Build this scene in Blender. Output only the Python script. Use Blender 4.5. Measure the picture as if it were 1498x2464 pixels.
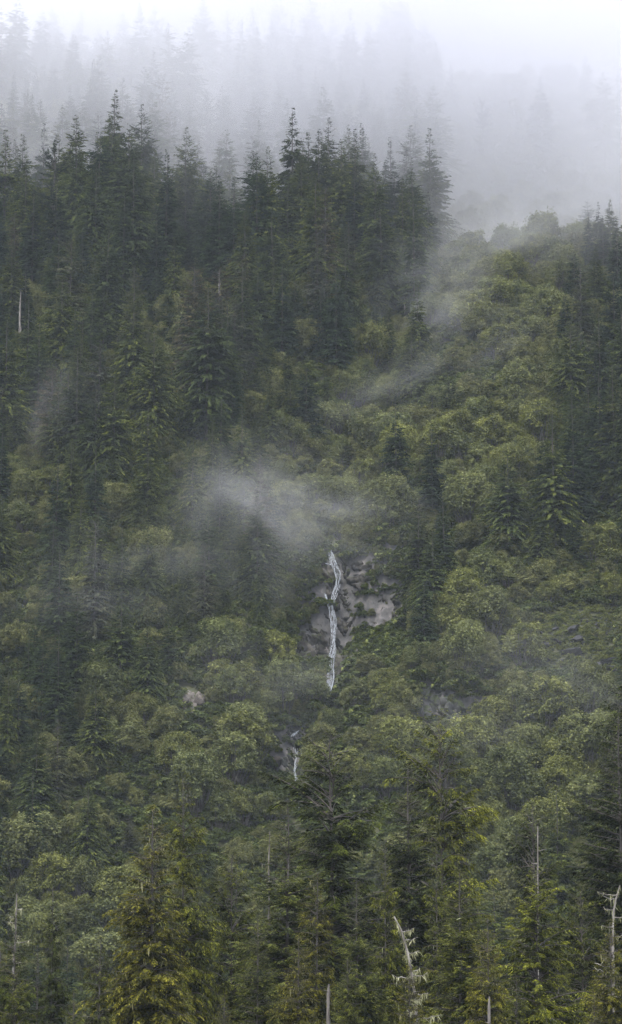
import bpy, math, random
import numpy as np
from mathutils import Vector
from mathutils.bvhtree import BVHTree

for o in list(bpy.data.objects):
    bpy.data.objects.remove(o)
scene = bpy.context.scene
col = scene.collection
rng = np.random.default_rng(7)
random.seed(7)
R = math.radians

# ------------------------------------------------------------------ camera
PITCH, VFOV, CAMZ = 12.0, 20.0, 2.0
cam_d = bpy.data.cameras.new('camera')
cam = bpy.data.objects.new('camera', cam_d)
col.objects.link(cam)
cam.location = (0, 0, CAMZ)
cam.rotation_euler = (R(90 + PITCH), 0, 0)
cam_d.sensor_fit = 'VERTICAL'
cam_d.angle = R(VFOV)
cam_d.clip_start = 1.0
cam_d.clip_end = 8000
scene.camera = cam

# ------------------------------------------------------------------ world, sun, exposure
SUN_ELEV, SUN_AZ = 52.0, 205.0          # overcast: a soft glow behind and above the camera, a little to its left
w = bpy.data.worlds.new('World')
scene.world = w
w.use_nodes = True
nt = w.node_tree
nt.nodes.clear()
sky = nt.nodes.new('ShaderNodeTexSky')
sky.sky_type = 'NISHITA'
sky.sun_disc = False
sky.sun_elevation = R(SUN_ELEV)
sky.sun_rotation = R(SUN_AZ)
sky.dust_density = 4.0
hs = nt.nodes.new('ShaderNodeHueSaturation')
hs.inputs['Saturation'].default_value = 0.12
mx = nt.nodes.new('ShaderNodeMix')
mx.data_type = 'RGBA'
mx.inputs['Factor'].default_value = 0.72
mx.inputs['B'].default_value = (9.9, 10.2, 11.7, 1)      # an even layer of high cloud over the sky
bg = nt.nodes.new('ShaderNodeBackground')
bg.inputs['Strength'].default_value = 0.12
out = nt.nodes.new('ShaderNodeOutputWorld')
nt.links.new(sky.outputs[0], hs.inputs['Color'])
nt.links.new(hs.outputs[0], mx.inputs['A'])
tcw = nt.nodes.new('ShaderNodeTexCoord'); spw = nt.nodes.new('ShaderNodeSeparateXYZ')
nt.links.new(tcw.outputs['Generated'], spw.inputs[0])
grw = nt.nodes.new('ShaderNodeMapRange')                  # an overcast sky: the zenith is brighter than the horizon
grw.inputs['From Min'].default_value = 0.0; grw.inputs['From Max'].default_value = 1.0
grw.inputs['To Min'].default_value = 0.48; grw.inputs['To Max'].default_value = 1.62
nt.links.new(spw.outputs['Z'], grw.inputs['Value'])
mlw = nt.nodes.new('ShaderNodeVectorMath'); mlw.operation = 'SCALE'
nt.links.new(mx.outputs['Result'], mlw.inputs[0]); nt.links.new(grw.outputs[0], mlw.inputs['Scale'])
nt.links.new(mlw.outputs[0], bg.inputs['Color'])
nt.links.new(bg.outputs[0], out.inputs['Surface'])

sun_d = bpy.data.lights.new('sun', 'SUN')
sun_d.energy = 1.4
sun_d.angle = R(14)
sun_d.color = (1.0, 0.94, 0.78)
sun = bpy.data.objects.new('sun', sun_d)
col.objects.link(sun)
_az = R(SUN_AZ)
_sd = Vector((math.sin(_az) * math.cos(R(SUN_ELEV)), math.cos(_az) * math.cos(R(SUN_ELEV)), math.sin(R(SUN_ELEV))))
sun.rotation_euler = _sd.to_track_quat('Z', 'Y').to_euler()

vs = scene.view_settings
vs.view_transform = 'Standard'
vs.look = 'None'
vs.gamma = 1.0
vs.use_curve_mapping = False
vs.exposure = 0.95

cy = scene.cycles
cy.max_bounces = 12
cy.diffuse_bounces = 2
cy.glossy_bounces = 1
cy.transmission_bounces = 2
cy.transparent_max_bounces = 8
cy.volume_bounces = 8
cy.volume_step_rate = 1.0
cy.volume_max_steps = 64
cy.use_denoising = True
cy.use_adaptive_sampling = True
cy.adaptive_threshold = 0.02
cy.sample_clamp_indirect = 4.0

# ------------------------------------------------------------------ picture <-> place
PW, PH = 1498.0, 2464.0
TV = math.tan(R(VFOV / 2))
TU = TV * PW / PH
FW = np.array([0, math.cos(R(PITCH)), math.sin(R(PITCH))])
UP = np.array([0, -math.sin(R(PITCH)), math.cos(R(PITCH))])

def ray(px, py):
    """direction through a point of the view, scaled so that its y component is 1"""
    d = FW + np.array([1.0, 0, 0]) * ((px - PW / 2) / (PW / 2) * TU) + UP * ((PH / 2 - py) / (PH / 2) * TV)
    return d / d[1]

def project(P):
    P = np.asarray(P, float) - np.array([0, 0, CAMZ])
    f = P @ FW
    return PW / 2 + P[..., 0] / f / TU * PW / 2, PH / 2 - (P @ UP) / f / TV * PH / 2

# ------------------------------------------------------------------ noise
_perm = np.random.default_rng(3).random(65536)
def _h(i, j, s):
    return _perm[(i * 374761 + j * 668265 + s * 1442695 + ((i * 73856) ^ (j * 19349))) & 65535]
def vnoise(x, y, s=0):
    x = np.asarray(x, float); y = np.asarray(y, float)
    i = np.floor(x).astype(np.int64); j = np.floor(y).astype(np.int64)
    fx = x - i; fy = y - j
    fx = fx * fx * (3 - 2 * fx); fy = fy * fy * (3 - 2 * fy)
    a = _h(i, j, s); b = _h(i + 1, j, s); c = _h(i, j + 1, s); d = _h(i + 1, j + 1, s)
    return (a + (b - a) * fx + (c - a) * fy + (a - b - c + d) * fx * fy) * 2 - 1
def fbm(x, y, s=0, o=4):
    r = 0; a = 1.0
    for k in range(o):
        r = r + a * vnoise(x * 2 ** k, y * 2 ** k, s + k * 7); a *= .5
    return r
def sstep(a, b, x):
    t = np.clip((x - a) / (b - a), 0, 1)
    return t * t * (3 - 2 * t)
def cells(x, y, s=0):
    """distance to nearest cell seed, a value per cell, a tilt per cell"""
    i0 = np.floor(x).astype(np.int64); j0 = np.floor(y).astype(np.int64)
    best = np.full(np.shape(x), 9.0); sec = best.copy(); val = best * 0; tx = best * 0; ty = best * 0
    for di in (-1, 0, 1):
        for dj in (-1, 0, 1):
            i = i0 + di; j = j0 + dj
            cx = i + _h(i, j, s); cyy = j + _h(i, j, s + 1)
            d = np.hypot(x - cx, y - cyy)
            m = d < best
            sec = np.where(m, best, np.minimum(sec, d))
            val = np.where(m, _h(i, j, s + 2), val)
            tx = np.where(m, (x - cx) * (_h(i, j, s + 3) - .5), tx)
            ty = np.where(m, (y - cyy) * (_h(i, j, s + 4) - .5), ty)
            best = np.where(m, d, best)
    return best, sec - best, val, tx + ty

# ------------------------------------------------------------------ terrain height
PROF_Y = [-3000, 0, 250, 330, 400, 430, 480, 560, 620, 655, 690, 730, 775, 805, 860, 1000, 1600, 4000]
PROF_Z = [-6, -3, -1.5, 0, 7, 20, 64, 133, 180, 202, 208, 238, 284, 300, 292, 235, 90, 60]
GY = [440, 480, 496, 527, 570, 632, 700, 760]
GX = [-8, -4, -2.4, 3.8, 12, 26, 50, 70]
CLIFFS = [  # x centre, half width, y of the step, height, run, reach
    (7.5, 13.0, 527.0, 17.0, 6.0, 26.0),
    (-3.0, 5.0, 491.0, 9.0, 4.0, 14.0),
    (25.0, 9.0, 490.0, 10.0, 4.0, 14.0),
    (27.0, 7.0, 612.0, 9.0, 5.0, 14.0),
]
def height(x, y):
    x = np.asarray(x, float); y = np.asarray(y, float)
    z = np.interp(y, PROF_Y, PROF_Z)
    z = (z + np.interp(y - 9, PROF_Y, PROF_Z) + np.interp(y + 9, PROF_Y, PROF_Z)) / 3
    on = sstep(420, 480, y) * (1 - sstep(780, 860, y))
    xg = np.interp(y, GY, GX)
    z = z - 7.5 * np.exp(-((x - xg) / 9.0) ** 2) * on * (1 - .8 * sstep(610, 670, y))
    z = z + 6.0 * np.exp(-((x - xg + 24) / 17.0) ** 2) * sstep(540, 640, y) * (1 - sstep(660, 720, y))
    z = z + 6.0 * np.exp(-((x - 52) / 18.0) ** 2) * sstep(470, 540, y) * (1 - sstep(560, 640, y))
    z = z + 8.0 * np.exp(-((x + 46) / 17.0) ** 2) * sstep(575, 650, y) * (1 - sstep(672, 720, y))
    z = z + on * (2.6 * fbm(x / 34, y / 34, 1, 3) + .7 * fbm(x / 9, y / 9, 5, 2))
    for xc, hw, yc, hh, run, reach in CLIFFS:
        m = 1 - sstep(hw * .6, hw * 1.25, np.abs(x - xc))
        yy = y + 2.0 * fbm(x / 6, x * 0 + yc, 9, 3)
        z = z + m * hh * (sstep(-.5, .5, (yy - yc) / run) - np.clip((yy - yc) / (2 * reach) + .5, 0, 1)) 
    far = sstep(900, 1600, np.hypot(x, y)) * 60 * fbm(x / 500, y / 500, 11, 3)
    side = sstep(150, 420, np.abs(x)) * on * 14 * fbm(x / 90, y / 90, 15, 3)
    return z + far + side

def hit(px, py, H=0.0, y0=300.0, y1=860.0):
    """where the line of sight through a point of the view meets the ground raised by H"""
    d = ray(px, py)
    ys = np.arange(y0, y1, .5)
    zz = CAMZ + d[2] * ys
    g = height(d[0] * ys, ys) + H
    k = np.argmax(zz <= g)
    if zz[k] > g[k]:
        k = len(ys) - 1
    return np.array([d[0] * ys[k], ys[k], g[k] - H])

# ------------------------------------------------------------------ mesh helpers
def new_mesh(name, V, F, mats, matidx=None, tint=None, smooth=False):
    """V (n,3), F (m,3) or (m,4) array or a list of such arrays"""
    me = bpy.data.meshes.new(name)
    V = np.asarray(V, np.float32)
    Fs = F if isinstance(F, list) else [F]
    Fs = [np.asarray(f, np.int32) for f in Fs if len(f)]
    lt = np.concatenate([np.full(len(f), f.shape[1], np.int32) for f in Fs])
    loops = np.concatenate([f.ravel() for f in Fs])
    me.vertices.add(len(V)); me.vertices.foreach_set('co', V.ravel())
    me.loops.add(len(loops)); me.loops.foreach_set('vertex_index', loops)
    me.polygons.add(len(lt))
    ls = np.concatenate([[0], np.cumsum(lt)[:-1]]).astype(np.int32)
    me.polygons.foreach_set('loop_start', ls)
    me.polygons.foreach_set('loop_total', lt)
    if matidx is not None:
        me.polygons.foreach_set('material_index', np.asarray(matidx, np.int32))
    if smooth:
        me.polygons.foreach_set('use_smooth', np.ones(len(lt), bool))
    for m in mats:
        me.materials.append(m)
    if tint is not None:
        at = me.attributes.new('tint', 'FLOAT', 'POINT')
        at.data.foreach_set('value', np.asarray(tint, np.float32))
    me.update(calc_edges=True)
    return me

def link(name, me, parent=None, loc=None):
    o = bpy.data.objects.new(name, me)
    col.objects.link(o)
    if parent is not None:
        o.parent = parent
    if loc is not None:
        o.location = loc
    return o

def tag(o, label=None, cat=None, group=None, kind=None):
    if label: o['label'] = label
    if cat: o['category'] = cat
    if group: o['group'] = group
    if kind: o['kind'] = kind
    return o

def tube(pts, rad, n=7, wob=0.0, r=None):
    """tapered tube along points -> V, F"""
    pts = np.asarray(pts, float); rad = np.asarray(rad, float)
    k = len(pts)
    T = np.gradient(pts, axis=0); T /= np.linalg.norm(T, axis=1)[:, None] + 1e-9
    ref = np.array([0, 0, 1.0]) if abs(T[0, 2]) < .8 else np.array([1.0, 0, 0])
    A = np.cross(T, ref); A /= np.linalg.norm(A, axis=1)[:, None] + 1e-9
    B = np.cross(T, A)
    a = np.arange(n) / n * 2 * np.pi
    rr = rad[:, None] * np.ones((k, n))
    if wob and r is not None:
        rr = rr * (1 + wob * (r.random((k, n)) - .5))
    V = pts[:, None, :] + rr[..., None] * (np.cos(a)[None, :, None] * A[:, None, :] + np.sin(a)[None, :, None] * B[:, None, :])
    V = V.reshape(-1, 3)
    i = np.arange(k - 1)[:, None] * n; j = np.arange(n)[None, :]; j2 = (j + 1) % n
    F = np.stack([i + j, i + j2, i + n + j2, i + n + j], -1).reshape(-1, 4)
    return V, F

def merge(parts):
    V, F, T, off = [], [], [], 0
    for p in parts:
        V.append(p[0]); F.append(p[1] + off); off += len(p[0])
        if len(p) > 2: T.append(p[2])
    return np.concatenate(V), np.concatenate(F), (np.concatenate(T) if T else None)

# ------------------------------------------------------------------ materials
def mat(name):
    m = bpy.data.materials.new(name); m.use_nodes = True
    n = m.node_tree; n.nodes.clear()
    return m, n
def N(n, t, **kw):
    x = n.nodes.new(t)
    for k, v in kw.items(): setattr(x, k, v)
    return x
def ramp(n, fac, stops, L):
    r = N(n, 'ShaderNodeValToRGB')
    e = r.color_ramp.elements
    while len(e) < len(stops): e.new(.5)
    for i, (p, c) in enumerate(stops):
        e[i].position = p; e[i].color = (*c, 1)
    L(fac, r.inputs[0])
    return r.outputs[0]

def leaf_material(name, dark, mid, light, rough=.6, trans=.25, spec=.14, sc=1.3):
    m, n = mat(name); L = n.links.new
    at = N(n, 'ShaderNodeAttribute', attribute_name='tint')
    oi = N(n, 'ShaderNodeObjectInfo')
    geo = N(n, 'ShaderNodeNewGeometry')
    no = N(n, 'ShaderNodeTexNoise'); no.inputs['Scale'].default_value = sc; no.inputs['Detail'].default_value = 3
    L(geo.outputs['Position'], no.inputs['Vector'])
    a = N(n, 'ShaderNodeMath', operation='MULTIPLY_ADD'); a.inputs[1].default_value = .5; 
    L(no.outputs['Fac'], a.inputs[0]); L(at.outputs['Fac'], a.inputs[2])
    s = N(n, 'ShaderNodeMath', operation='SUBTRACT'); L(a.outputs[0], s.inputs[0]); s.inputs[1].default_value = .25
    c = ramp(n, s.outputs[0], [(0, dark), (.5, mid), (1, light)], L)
    mul = N(n, 'ShaderNodeMix', data_type='RGBA', blend_type='MULTIPLY'); mul.inputs['Factor'].default_value = 1
    L(c, mul.inputs['A']); L(oi.outputs['Color'], mul.inputs['B'])
    rv = N(n, 'ShaderNodeMapRange'); rv.inputs['To Min'].default_value = .8; rv.inputs['To Max'].default_value = 1.2
    L(oi.outputs['Random'], rv.inputs['Value'])
    hv = N(n, 'ShaderNodeHueSaturation'); L(mul.outputs['Result'], hv.inputs['Color']); L(rv.outputs[0], hv.inputs['Value'])
    b = N(n, 'ShaderNodeBsdfPrincipled'); L(hv.outputs[0], b.inputs['Base Color'])
    b.inputs['Roughness'].default_value = rough; b.inputs['Specular IOR Level'].default_value = spec
    t = N(n, 'ShaderNodeBsdfTranslucent'); L(hv.outputs[0], t.inputs['Color'])
    ms = N(n, 'ShaderNodeMixShader'); ms.inputs[0].default_value = trans
    L(b.outputs[0], ms.inputs[1]); L(t.outputs[0], ms.inputs[2])
    o = N(n, 'ShaderNodeOutputMaterial'); L(ms.outputs[0], o.inputs['Surface'])
    return m

def rock_material(name, dark, mid, light, moss, scale=.5, rough=.6, mossy=.5):
    m, n = mat(name); L = n.links.new
    geo = N(n, 'ShaderNodeNewGeometry')
    no = N(n, 'ShaderNodeTexNoise'); no.inputs['Scale'].default_value = scale; no.inputs['Detail'].default_value = 9; no.inputs['Roughness'].default_value = .68
    mp = N(n, 'ShaderNodeMapping'); mp.inputs['Rotation'].default_value = (.2, .5, .3); mp.inputs['Scale'].default_value = (1.6, 1.0, .55)
    L(geo.outputs['Position'], mp.inputs['Vector']); L(mp.outputs[0], no.inputs['Vector'])
    att = N(n, 'ShaderNodeAttribute', attribute_name='tint')      # each block its own stone tone
    am = N(n, 'ShaderNodeMath', operation='MULTIPLY_ADD'); L(att.outputs['Fac'], am.inputs[0]); am.inputs[1].default_value = .75
    nm_ = N(n, 'ShaderNodeMath', operation='MULTIPLY_ADD'); L(no.outputs['Fac'], nm_.inputs[0]); nm_.inputs[1].default_value = .7; nm_.inputs[2].default_value = -.24
    L(nm_.outputs[0], am.inputs[2])
    c = ramp(n, am.outputs[0], [(.25, dark), (.5, mid), (.8, light)], L)
    n2 = N(n, 'ShaderNodeTexNoise'); n2.inputs['Scale'].default_value = .28; n2.inputs['Detail'].default_value = 5
    L(geo.outputs['Position'], n2.inputs['Vector'])
    sp = N(n, 'ShaderNodeSeparateXYZ'); L(geo.outputs['Normal'], sp.inputs[0])
    ad = N(n, 'ShaderNodeMath', operation='MULTIPLY_ADD'); L(sp.outputs['Z'], ad.inputs[0]); ad.inputs[1].default_value = .45; L(n2.outputs['Fac'], ad.inputs[2])
    mr = N(n, 'ShaderNodeMapRange'); L(ad.outputs[0], mr.inputs['Value']); mr.inputs['From Min'].default_value = 1.05 - mossy * .5; mr.inputs['From Max'].default_value = 1.2 - mossy * .5
    mm = N(n, 'ShaderNodeMix', data_type='RGBA'); L(mr.outputs[0], mm.inputs['Factor']); L(c, mm.inputs['A']); mm.inputs['B'].default_value = (*moss, 1)
    b = N(n, 'ShaderNodeBsdfPrincipled'); L(mm.outputs['Result'], b.inputs['Base Color'])
    b.inputs['Roughness'].default_value = rough + .15; b.inputs['Specular IOR Level'].default_value = .16
    bp = N(n, 'ShaderNodeBump'); bp.inputs['Strength'].default_value = .35; bp.inputs['Distance'].default_value = .15
    n3 = N(n, 'ShaderNodeTexNoise'); n3.inputs['Scale'].default_value = 2.2; n3.inputs['Detail'].default_value = 6; L(mp.outputs[0], n3.inputs['Vector'])
    L(n3.outputs['Fac'], bp.inputs['Height']); L(bp.outputs[0], b.inputs['Normal'])
    o = N(n, 'ShaderNodeOutputMaterial'); L(b.outputs[0], o.inputs['Surface'])
    return m

def simple_noise_material(name, stops, scale, rough=.8, bump=.3, stretch=(1, 1, 1)):
    m, n = mat(name); L = n.links.new
    tc = N(n, 'ShaderNodeTexCoord'); mp = N(n, 'ShaderNodeMapping'); mp.inputs['Scale'].default_value = stretch
    L(tc.outputs['Object'], mp.inputs['Vector'])
    no = N(n, 'ShaderNodeTexNoise'); no.inputs['Scale'].default_value = scale; no.inputs['Detail'].default_value = 6
    L(mp.outputs[0], no.inputs['Vector'])
    c = ramp(n, no.outputs['Fac'], stops, L)
    b = N(n, 'ShaderNodeBsdfPrincipled'); L(c, b.inputs['Base Color']); b.inputs['Roughness'].default_value = rough
    bp = N(n, 'ShaderNodeBump'); bp.inputs['Strength'].default_value = bump; L(no.outputs['Fac'], bp.inputs['Height']); L(bp.outputs[0], b.inputs['Normal'])
    o = N(n, 'ShaderNodeOutputMaterial'); L(b.outputs[0], o.inputs['Surface'])
    return m

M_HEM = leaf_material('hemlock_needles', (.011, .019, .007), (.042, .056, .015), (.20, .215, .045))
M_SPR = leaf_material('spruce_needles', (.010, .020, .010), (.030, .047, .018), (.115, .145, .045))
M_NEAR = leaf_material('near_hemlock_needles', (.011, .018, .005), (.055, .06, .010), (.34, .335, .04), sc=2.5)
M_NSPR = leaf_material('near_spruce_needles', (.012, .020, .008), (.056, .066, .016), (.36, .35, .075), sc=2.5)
M_ALD = leaf_material('alder_leaves', (.046, .055, .018), (.135, .145, .046), (.265, .265, .09), rough=.55, trans=.3, spec=.22)
M_FERN = leaf_material('fern_leaves', (.035, .046, .014), (.09, .105, .03), (.19, .19, .055), rough=.6, trans=.3)
M_DRY = leaf_material('sparse_old_needles', (.02, .025, .013), (.05, .055, .03), (.15, .15, .08))
M_BARK = simple_noise_material('grey_bark', [(.3, (.035, .03, .026)), (.55, (.085, .077, .07)), (.75, (.2, .19, .175))], 3.0, stretch=(1, 1, .3))
M_SNAG = simple_noise_material('weathered_wood', [(.3, (.05, .043, .038)), (.5, (.17, .155, .142)), (.7, (.38, .355, .33))], 2.5, stretch=(1, 1, .25))
M_TWIG = simple_noise_material('dark_twigs', [(.3, (.035, .03, .026)), (.7, (.10, .085, .075))], 4.0)
M_LICH = leaf_material('hanging_lichen', (.12, .12, .06), (.25, .25, .14), (.42, .42, .27), rough=.9, trans=.3, spec=.1)
M_MOSS = leaf_material('yellow_moss', (.05, .055, .01), (.13, .12, .015), (.28, .16, .02), rough=.9, trans=.1, spec=.1)
M_ROCK = rock_material('cliff_rock', (.008, .0075, .007), (.024, .022, .020), (.12, .11, .10), (.04, .048, .015), .8, .5, .6)
M_WET = rock_material('wet_rock', (.014, .016, .017), (.034, .036, .036), (.10, .10, .098), (.03, .04, .012), .6, .4, .8)
M_PALE = rock_material('pale_rock', (.05, .043, .038), (.12, .107, .096), (.22, .20, .185), (.12, .08, .02), .7, .7, .1)
M_SCREE = rock_material('scree_rock', (.03, .03, .033), (.075, .075, .082), (.18, .18, .19), (.07, .06, .02), .9, .5, .2)

def ground_material():
    m, n = mat('forest_floor'); L = n.links.new
    geo = N(n, 'ShaderNodeNewGeometry')
    no = N(n, 'ShaderNodeTexNoise'); no.inputs['Scale'].default_value = .6; no.inputs['Detail'].default_value = 8
    L(geo.outputs['Position'], no.inputs['Vector'])
    c = ramp(n, no.outputs['Fac'], [(.3, (.022, .024, .012)), (.5, (.045, .05, .02)), (.7, (.075, .075, .03))], L)
    c2 = ramp(n, no.outputs['Fac'], [(.35, (.04, .04, .042)), (.55, (.10, .095, .095)), (.72, (.2, .18, .175))], L)
    sp = N(n, 'ShaderNodeSeparateXYZ'); L(geo.outputs['Normal'], sp.inputs[0])
    mr = N(n, 'ShaderNodeMapRange'); L(sp.outputs['Z'], mr.inputs['Value']); mr.inputs['From Min'].default_value = .58; mr.inputs['From Max'].default_value = .45
    mm = N(n, 'ShaderNodeMix', data_type='RGBA'); L(mr.outputs[0], mm.inputs['Factor']); L(c, mm.inputs['A']); L(c2, mm.inputs['B'])
    b = N(n, 'ShaderNodeBsdfPrincipled'); L(mm.outputs['Result'], b.inputs['Base Color']); b.inputs['Roughness'].default_value = .85
    bp = N(n, 'ShaderNodeBump'); bp.inputs['Strength'].default_value = .6; bp.inputs['Distance'].default_value = .5; L(no.outputs['Fac'], bp.inputs['Height']); L(bp.outputs[0], b.inputs['Normal'])
    o = N(n, 'ShaderNodeOutputMaterial'); L(b.outputs[0], o.inputs['Surface'])
    return m
M_GROUND = ground_material()

def water_material():
    m, n = mat('falling_water'); L = n.links.new
    geo = N(n, 'ShaderNodeNewGeometry'); mp = N(n, 'ShaderNodeMapping'); mp.inputs['Scale'].default_value = (5, 5, .35)
    L(geo.outputs['Position'], mp.inputs['Vector'])
    no = N(n, 'ShaderNodeTexNoise'); no.inputs['Scale'].default_value = 1.2; no.inputs['Detail'].default_value = 5; L(mp.outputs[0], no.inputs['Vector'])
    b = N(n, 'ShaderNodeBsdfPrincipled'); b.inputs['Base Color'].default_value = (.55, .59, .65, 1); b.inputs['Roughness'].default_value = .35
    t = N(n, 'ShaderNodeBsdfTransparent')
    mr = N(n, 'ShaderNodeMapRange'); L(no.outputs['Fac'], mr.inputs['Value']); mr.inputs['From Min'].default_value = .36; mr.inputs['From Max'].default_value = .6
    mr.inputs['To Min'].default_value = .0; mr.inputs['To Max'].default_value = .68
    ms = N(n, 'ShaderNodeMixShader'); L(mr.outputs[0], ms.inputs[0]); L(t.outputs[0], ms.inputs[1]); L(b.outputs[0], ms.inputs[2])
    o = N(n, 'ShaderNodeOutputMaterial'); L(ms.outputs[0], o.inputs['Surface'])
    return m
M_WATER = water_material()

# ------------------------------------------------------------------ the ground: one sheet to the horizon
def axis(parts):
    return np.unique(np.concatenate([np.arange(a, b, s) for a, b, s in parts]))
gx = axis([(-3000, -400, 100), (-400, -110, 10), (-110, 110, 1.25), (110, 400, 10), (400, 3001, 100)])
gy = axis([(-800, 100, 100), (100, 400, 8), (400, 800, 1.25), (800, 1000, 8), (1000, 4001, 100)])
X, Y = np.meshgrid(gx, gy)
Z = height(X, Y)
nx, ny = len(gx), len(gy)
gi = (np.arange(ny - 1)[:, None] * nx + np.arange(nx - 1)[None, :])
GF = np.stack([gi, gi + 1, gi + nx + 1, gi + nx], -1).reshape(-1, 4)
GV = np.stack([X, Y, Z], -1).reshape(-1, 3)
ground = link('ground', new_mesh('ground', GV, GF, [M_GROUND], smooth=True))
tag(ground, kind='structure')
ground['label'] = 'steep forest floor of the mountainside'

# ------------------------------------------------------------------ regions of the view (1498 x 2464 units)
def inside(poly, x, y):
    x = np.asarray(x, float); y = np.asarray(y, float)
    c = np.zeros(np.broadcast(x, y).shape, bool)
    p = poly
    for i in range(len(p)):
        x0, y0 = p[i - 1]; x1, y1 = p[i]
        if y0 == y1: continue
        c ^= ((y0 > y) != (y1 > y)) & (x < (x1 - x0) * (y - y0) / (y1 - y0) + x0)
    return c
ALDER = [
    [(1055, 540), (1150, 500), (1300, 520), (1400, 540), (1410, 640), (1300, 690), (1150, 770), (1090, 800), (1010, 790), (1040, 650)],
    [(1150, 760), (1230, 690), (1350, 650), (1400, 680), (1360, 800), (1250, 870), (1160, 830)],
    [(1180, 930), (1280, 870), (1400, 880), (1340, 960), (1310, 1060), (1280, 1170), (1120, 1180), (940, 1150), (920, 1080), (810, 1040), (900, 980), (1020, 970), (1150, 960)],
    [(1380, 960), (1498, 940), (1498, 1080), (1400, 1080)],
    [(640, 1020), (820, 1000), (940, 1080), (960, 1240), (780, 1300), (640, 1180)],
    [(810, 1190), (940, 1220), (930, 1340), (820, 1340)],
    [(1020, 1420), (1150, 1360), (1340, 1310), (1498, 1340), (1498, 1490), (1280, 1480), (1180, 1560), (1020, 1520)],
    [(830, 1640), (940, 1540), (1060, 1500), (1240, 1560), (1220, 1660), (990, 1660), (880, 1720), (820, 1720)],
    [(1250, 1560), (1498, 1620), (1440, 1900), (1400, 2100), (1130, 2110), (1040, 1960), (880, 1900), (840, 1800), (960, 1780), (1140, 1760), (1200, 1650)],
    [(440, 1560), (560, 1540), (770, 1640), (790, 1740), (700, 1850), (640, 1980), (440, 1960), (360, 1830), (430, 1720)],
    [(0, 1080), (130, 1110), (160, 1260), (0, 1330)],
    [(220, 1640), (330, 1590), (400, 1680), (360, 1790), (240, 1820)],
    [(0, 1960), (160, 1900), (190, 2010), (0, 2060)],
    [(0, 2110), (160, 2060), (280, 2090), (330, 2200), (260, 2330), (100, 2400), (0, 2350)],
    [(830, 860), (940, 850), (990, 900), (950, 980), (830, 960)],
    [(380, 790), (450, 800), (470, 900), (390, 900)],
    [(1180, 1010), (1260, 960), (1300, 1200), (1200, 1290), (1000, 1150)],
]
MEADOW = [[(1255, 1490), (1380, 1455), (1498, 1460), (1498, 1660), (1380, 1640), (1270, 1600)]]
BARE = [  # rock and water
    [(775, 1290), (805, 1290), (830, 1350), (885, 1352), (900, 1375), (872, 1430), (862, 1500), (860, 1560), (815, 1680), (775, 1680), (790, 1600), (700, 1590), (705, 1530), (785, 1490)],
    [(880, 1450), (975, 1420), (980, 1500), (885, 1545)],
    [(690, 1750), (740, 1750), (745, 1900), (640, 1870), (640, 1820), (690, 1820)],
    [(1003, 1655), (1045, 1650), (1070, 1665), (1120, 1690), (1125, 1730), (1085, 1735), (1050, 1715), (1030, 1730), (1006, 1720)],
    [(430, 1665), (495, 1665), (495, 1715), (440, 1715)],
]
def region(px, py, jit=26.0):
    jx = px + jit * fbm(px / 60, py / 60, 31, 3); jy = py + jit * fbm(px / 60, py / 60, 41, 3)
    r = np.zeros(np.shape(px), int)          # 0 conifers
    for p in ALDER: r = np.where(inside(p, jx, jy), 1, r)
    for p in MEADOW: r = np.where(inside(p, jx, jy), 2, r)
    for p in BARE: r = np.where(inside(p, px, py), 3, r)
    return r

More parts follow.
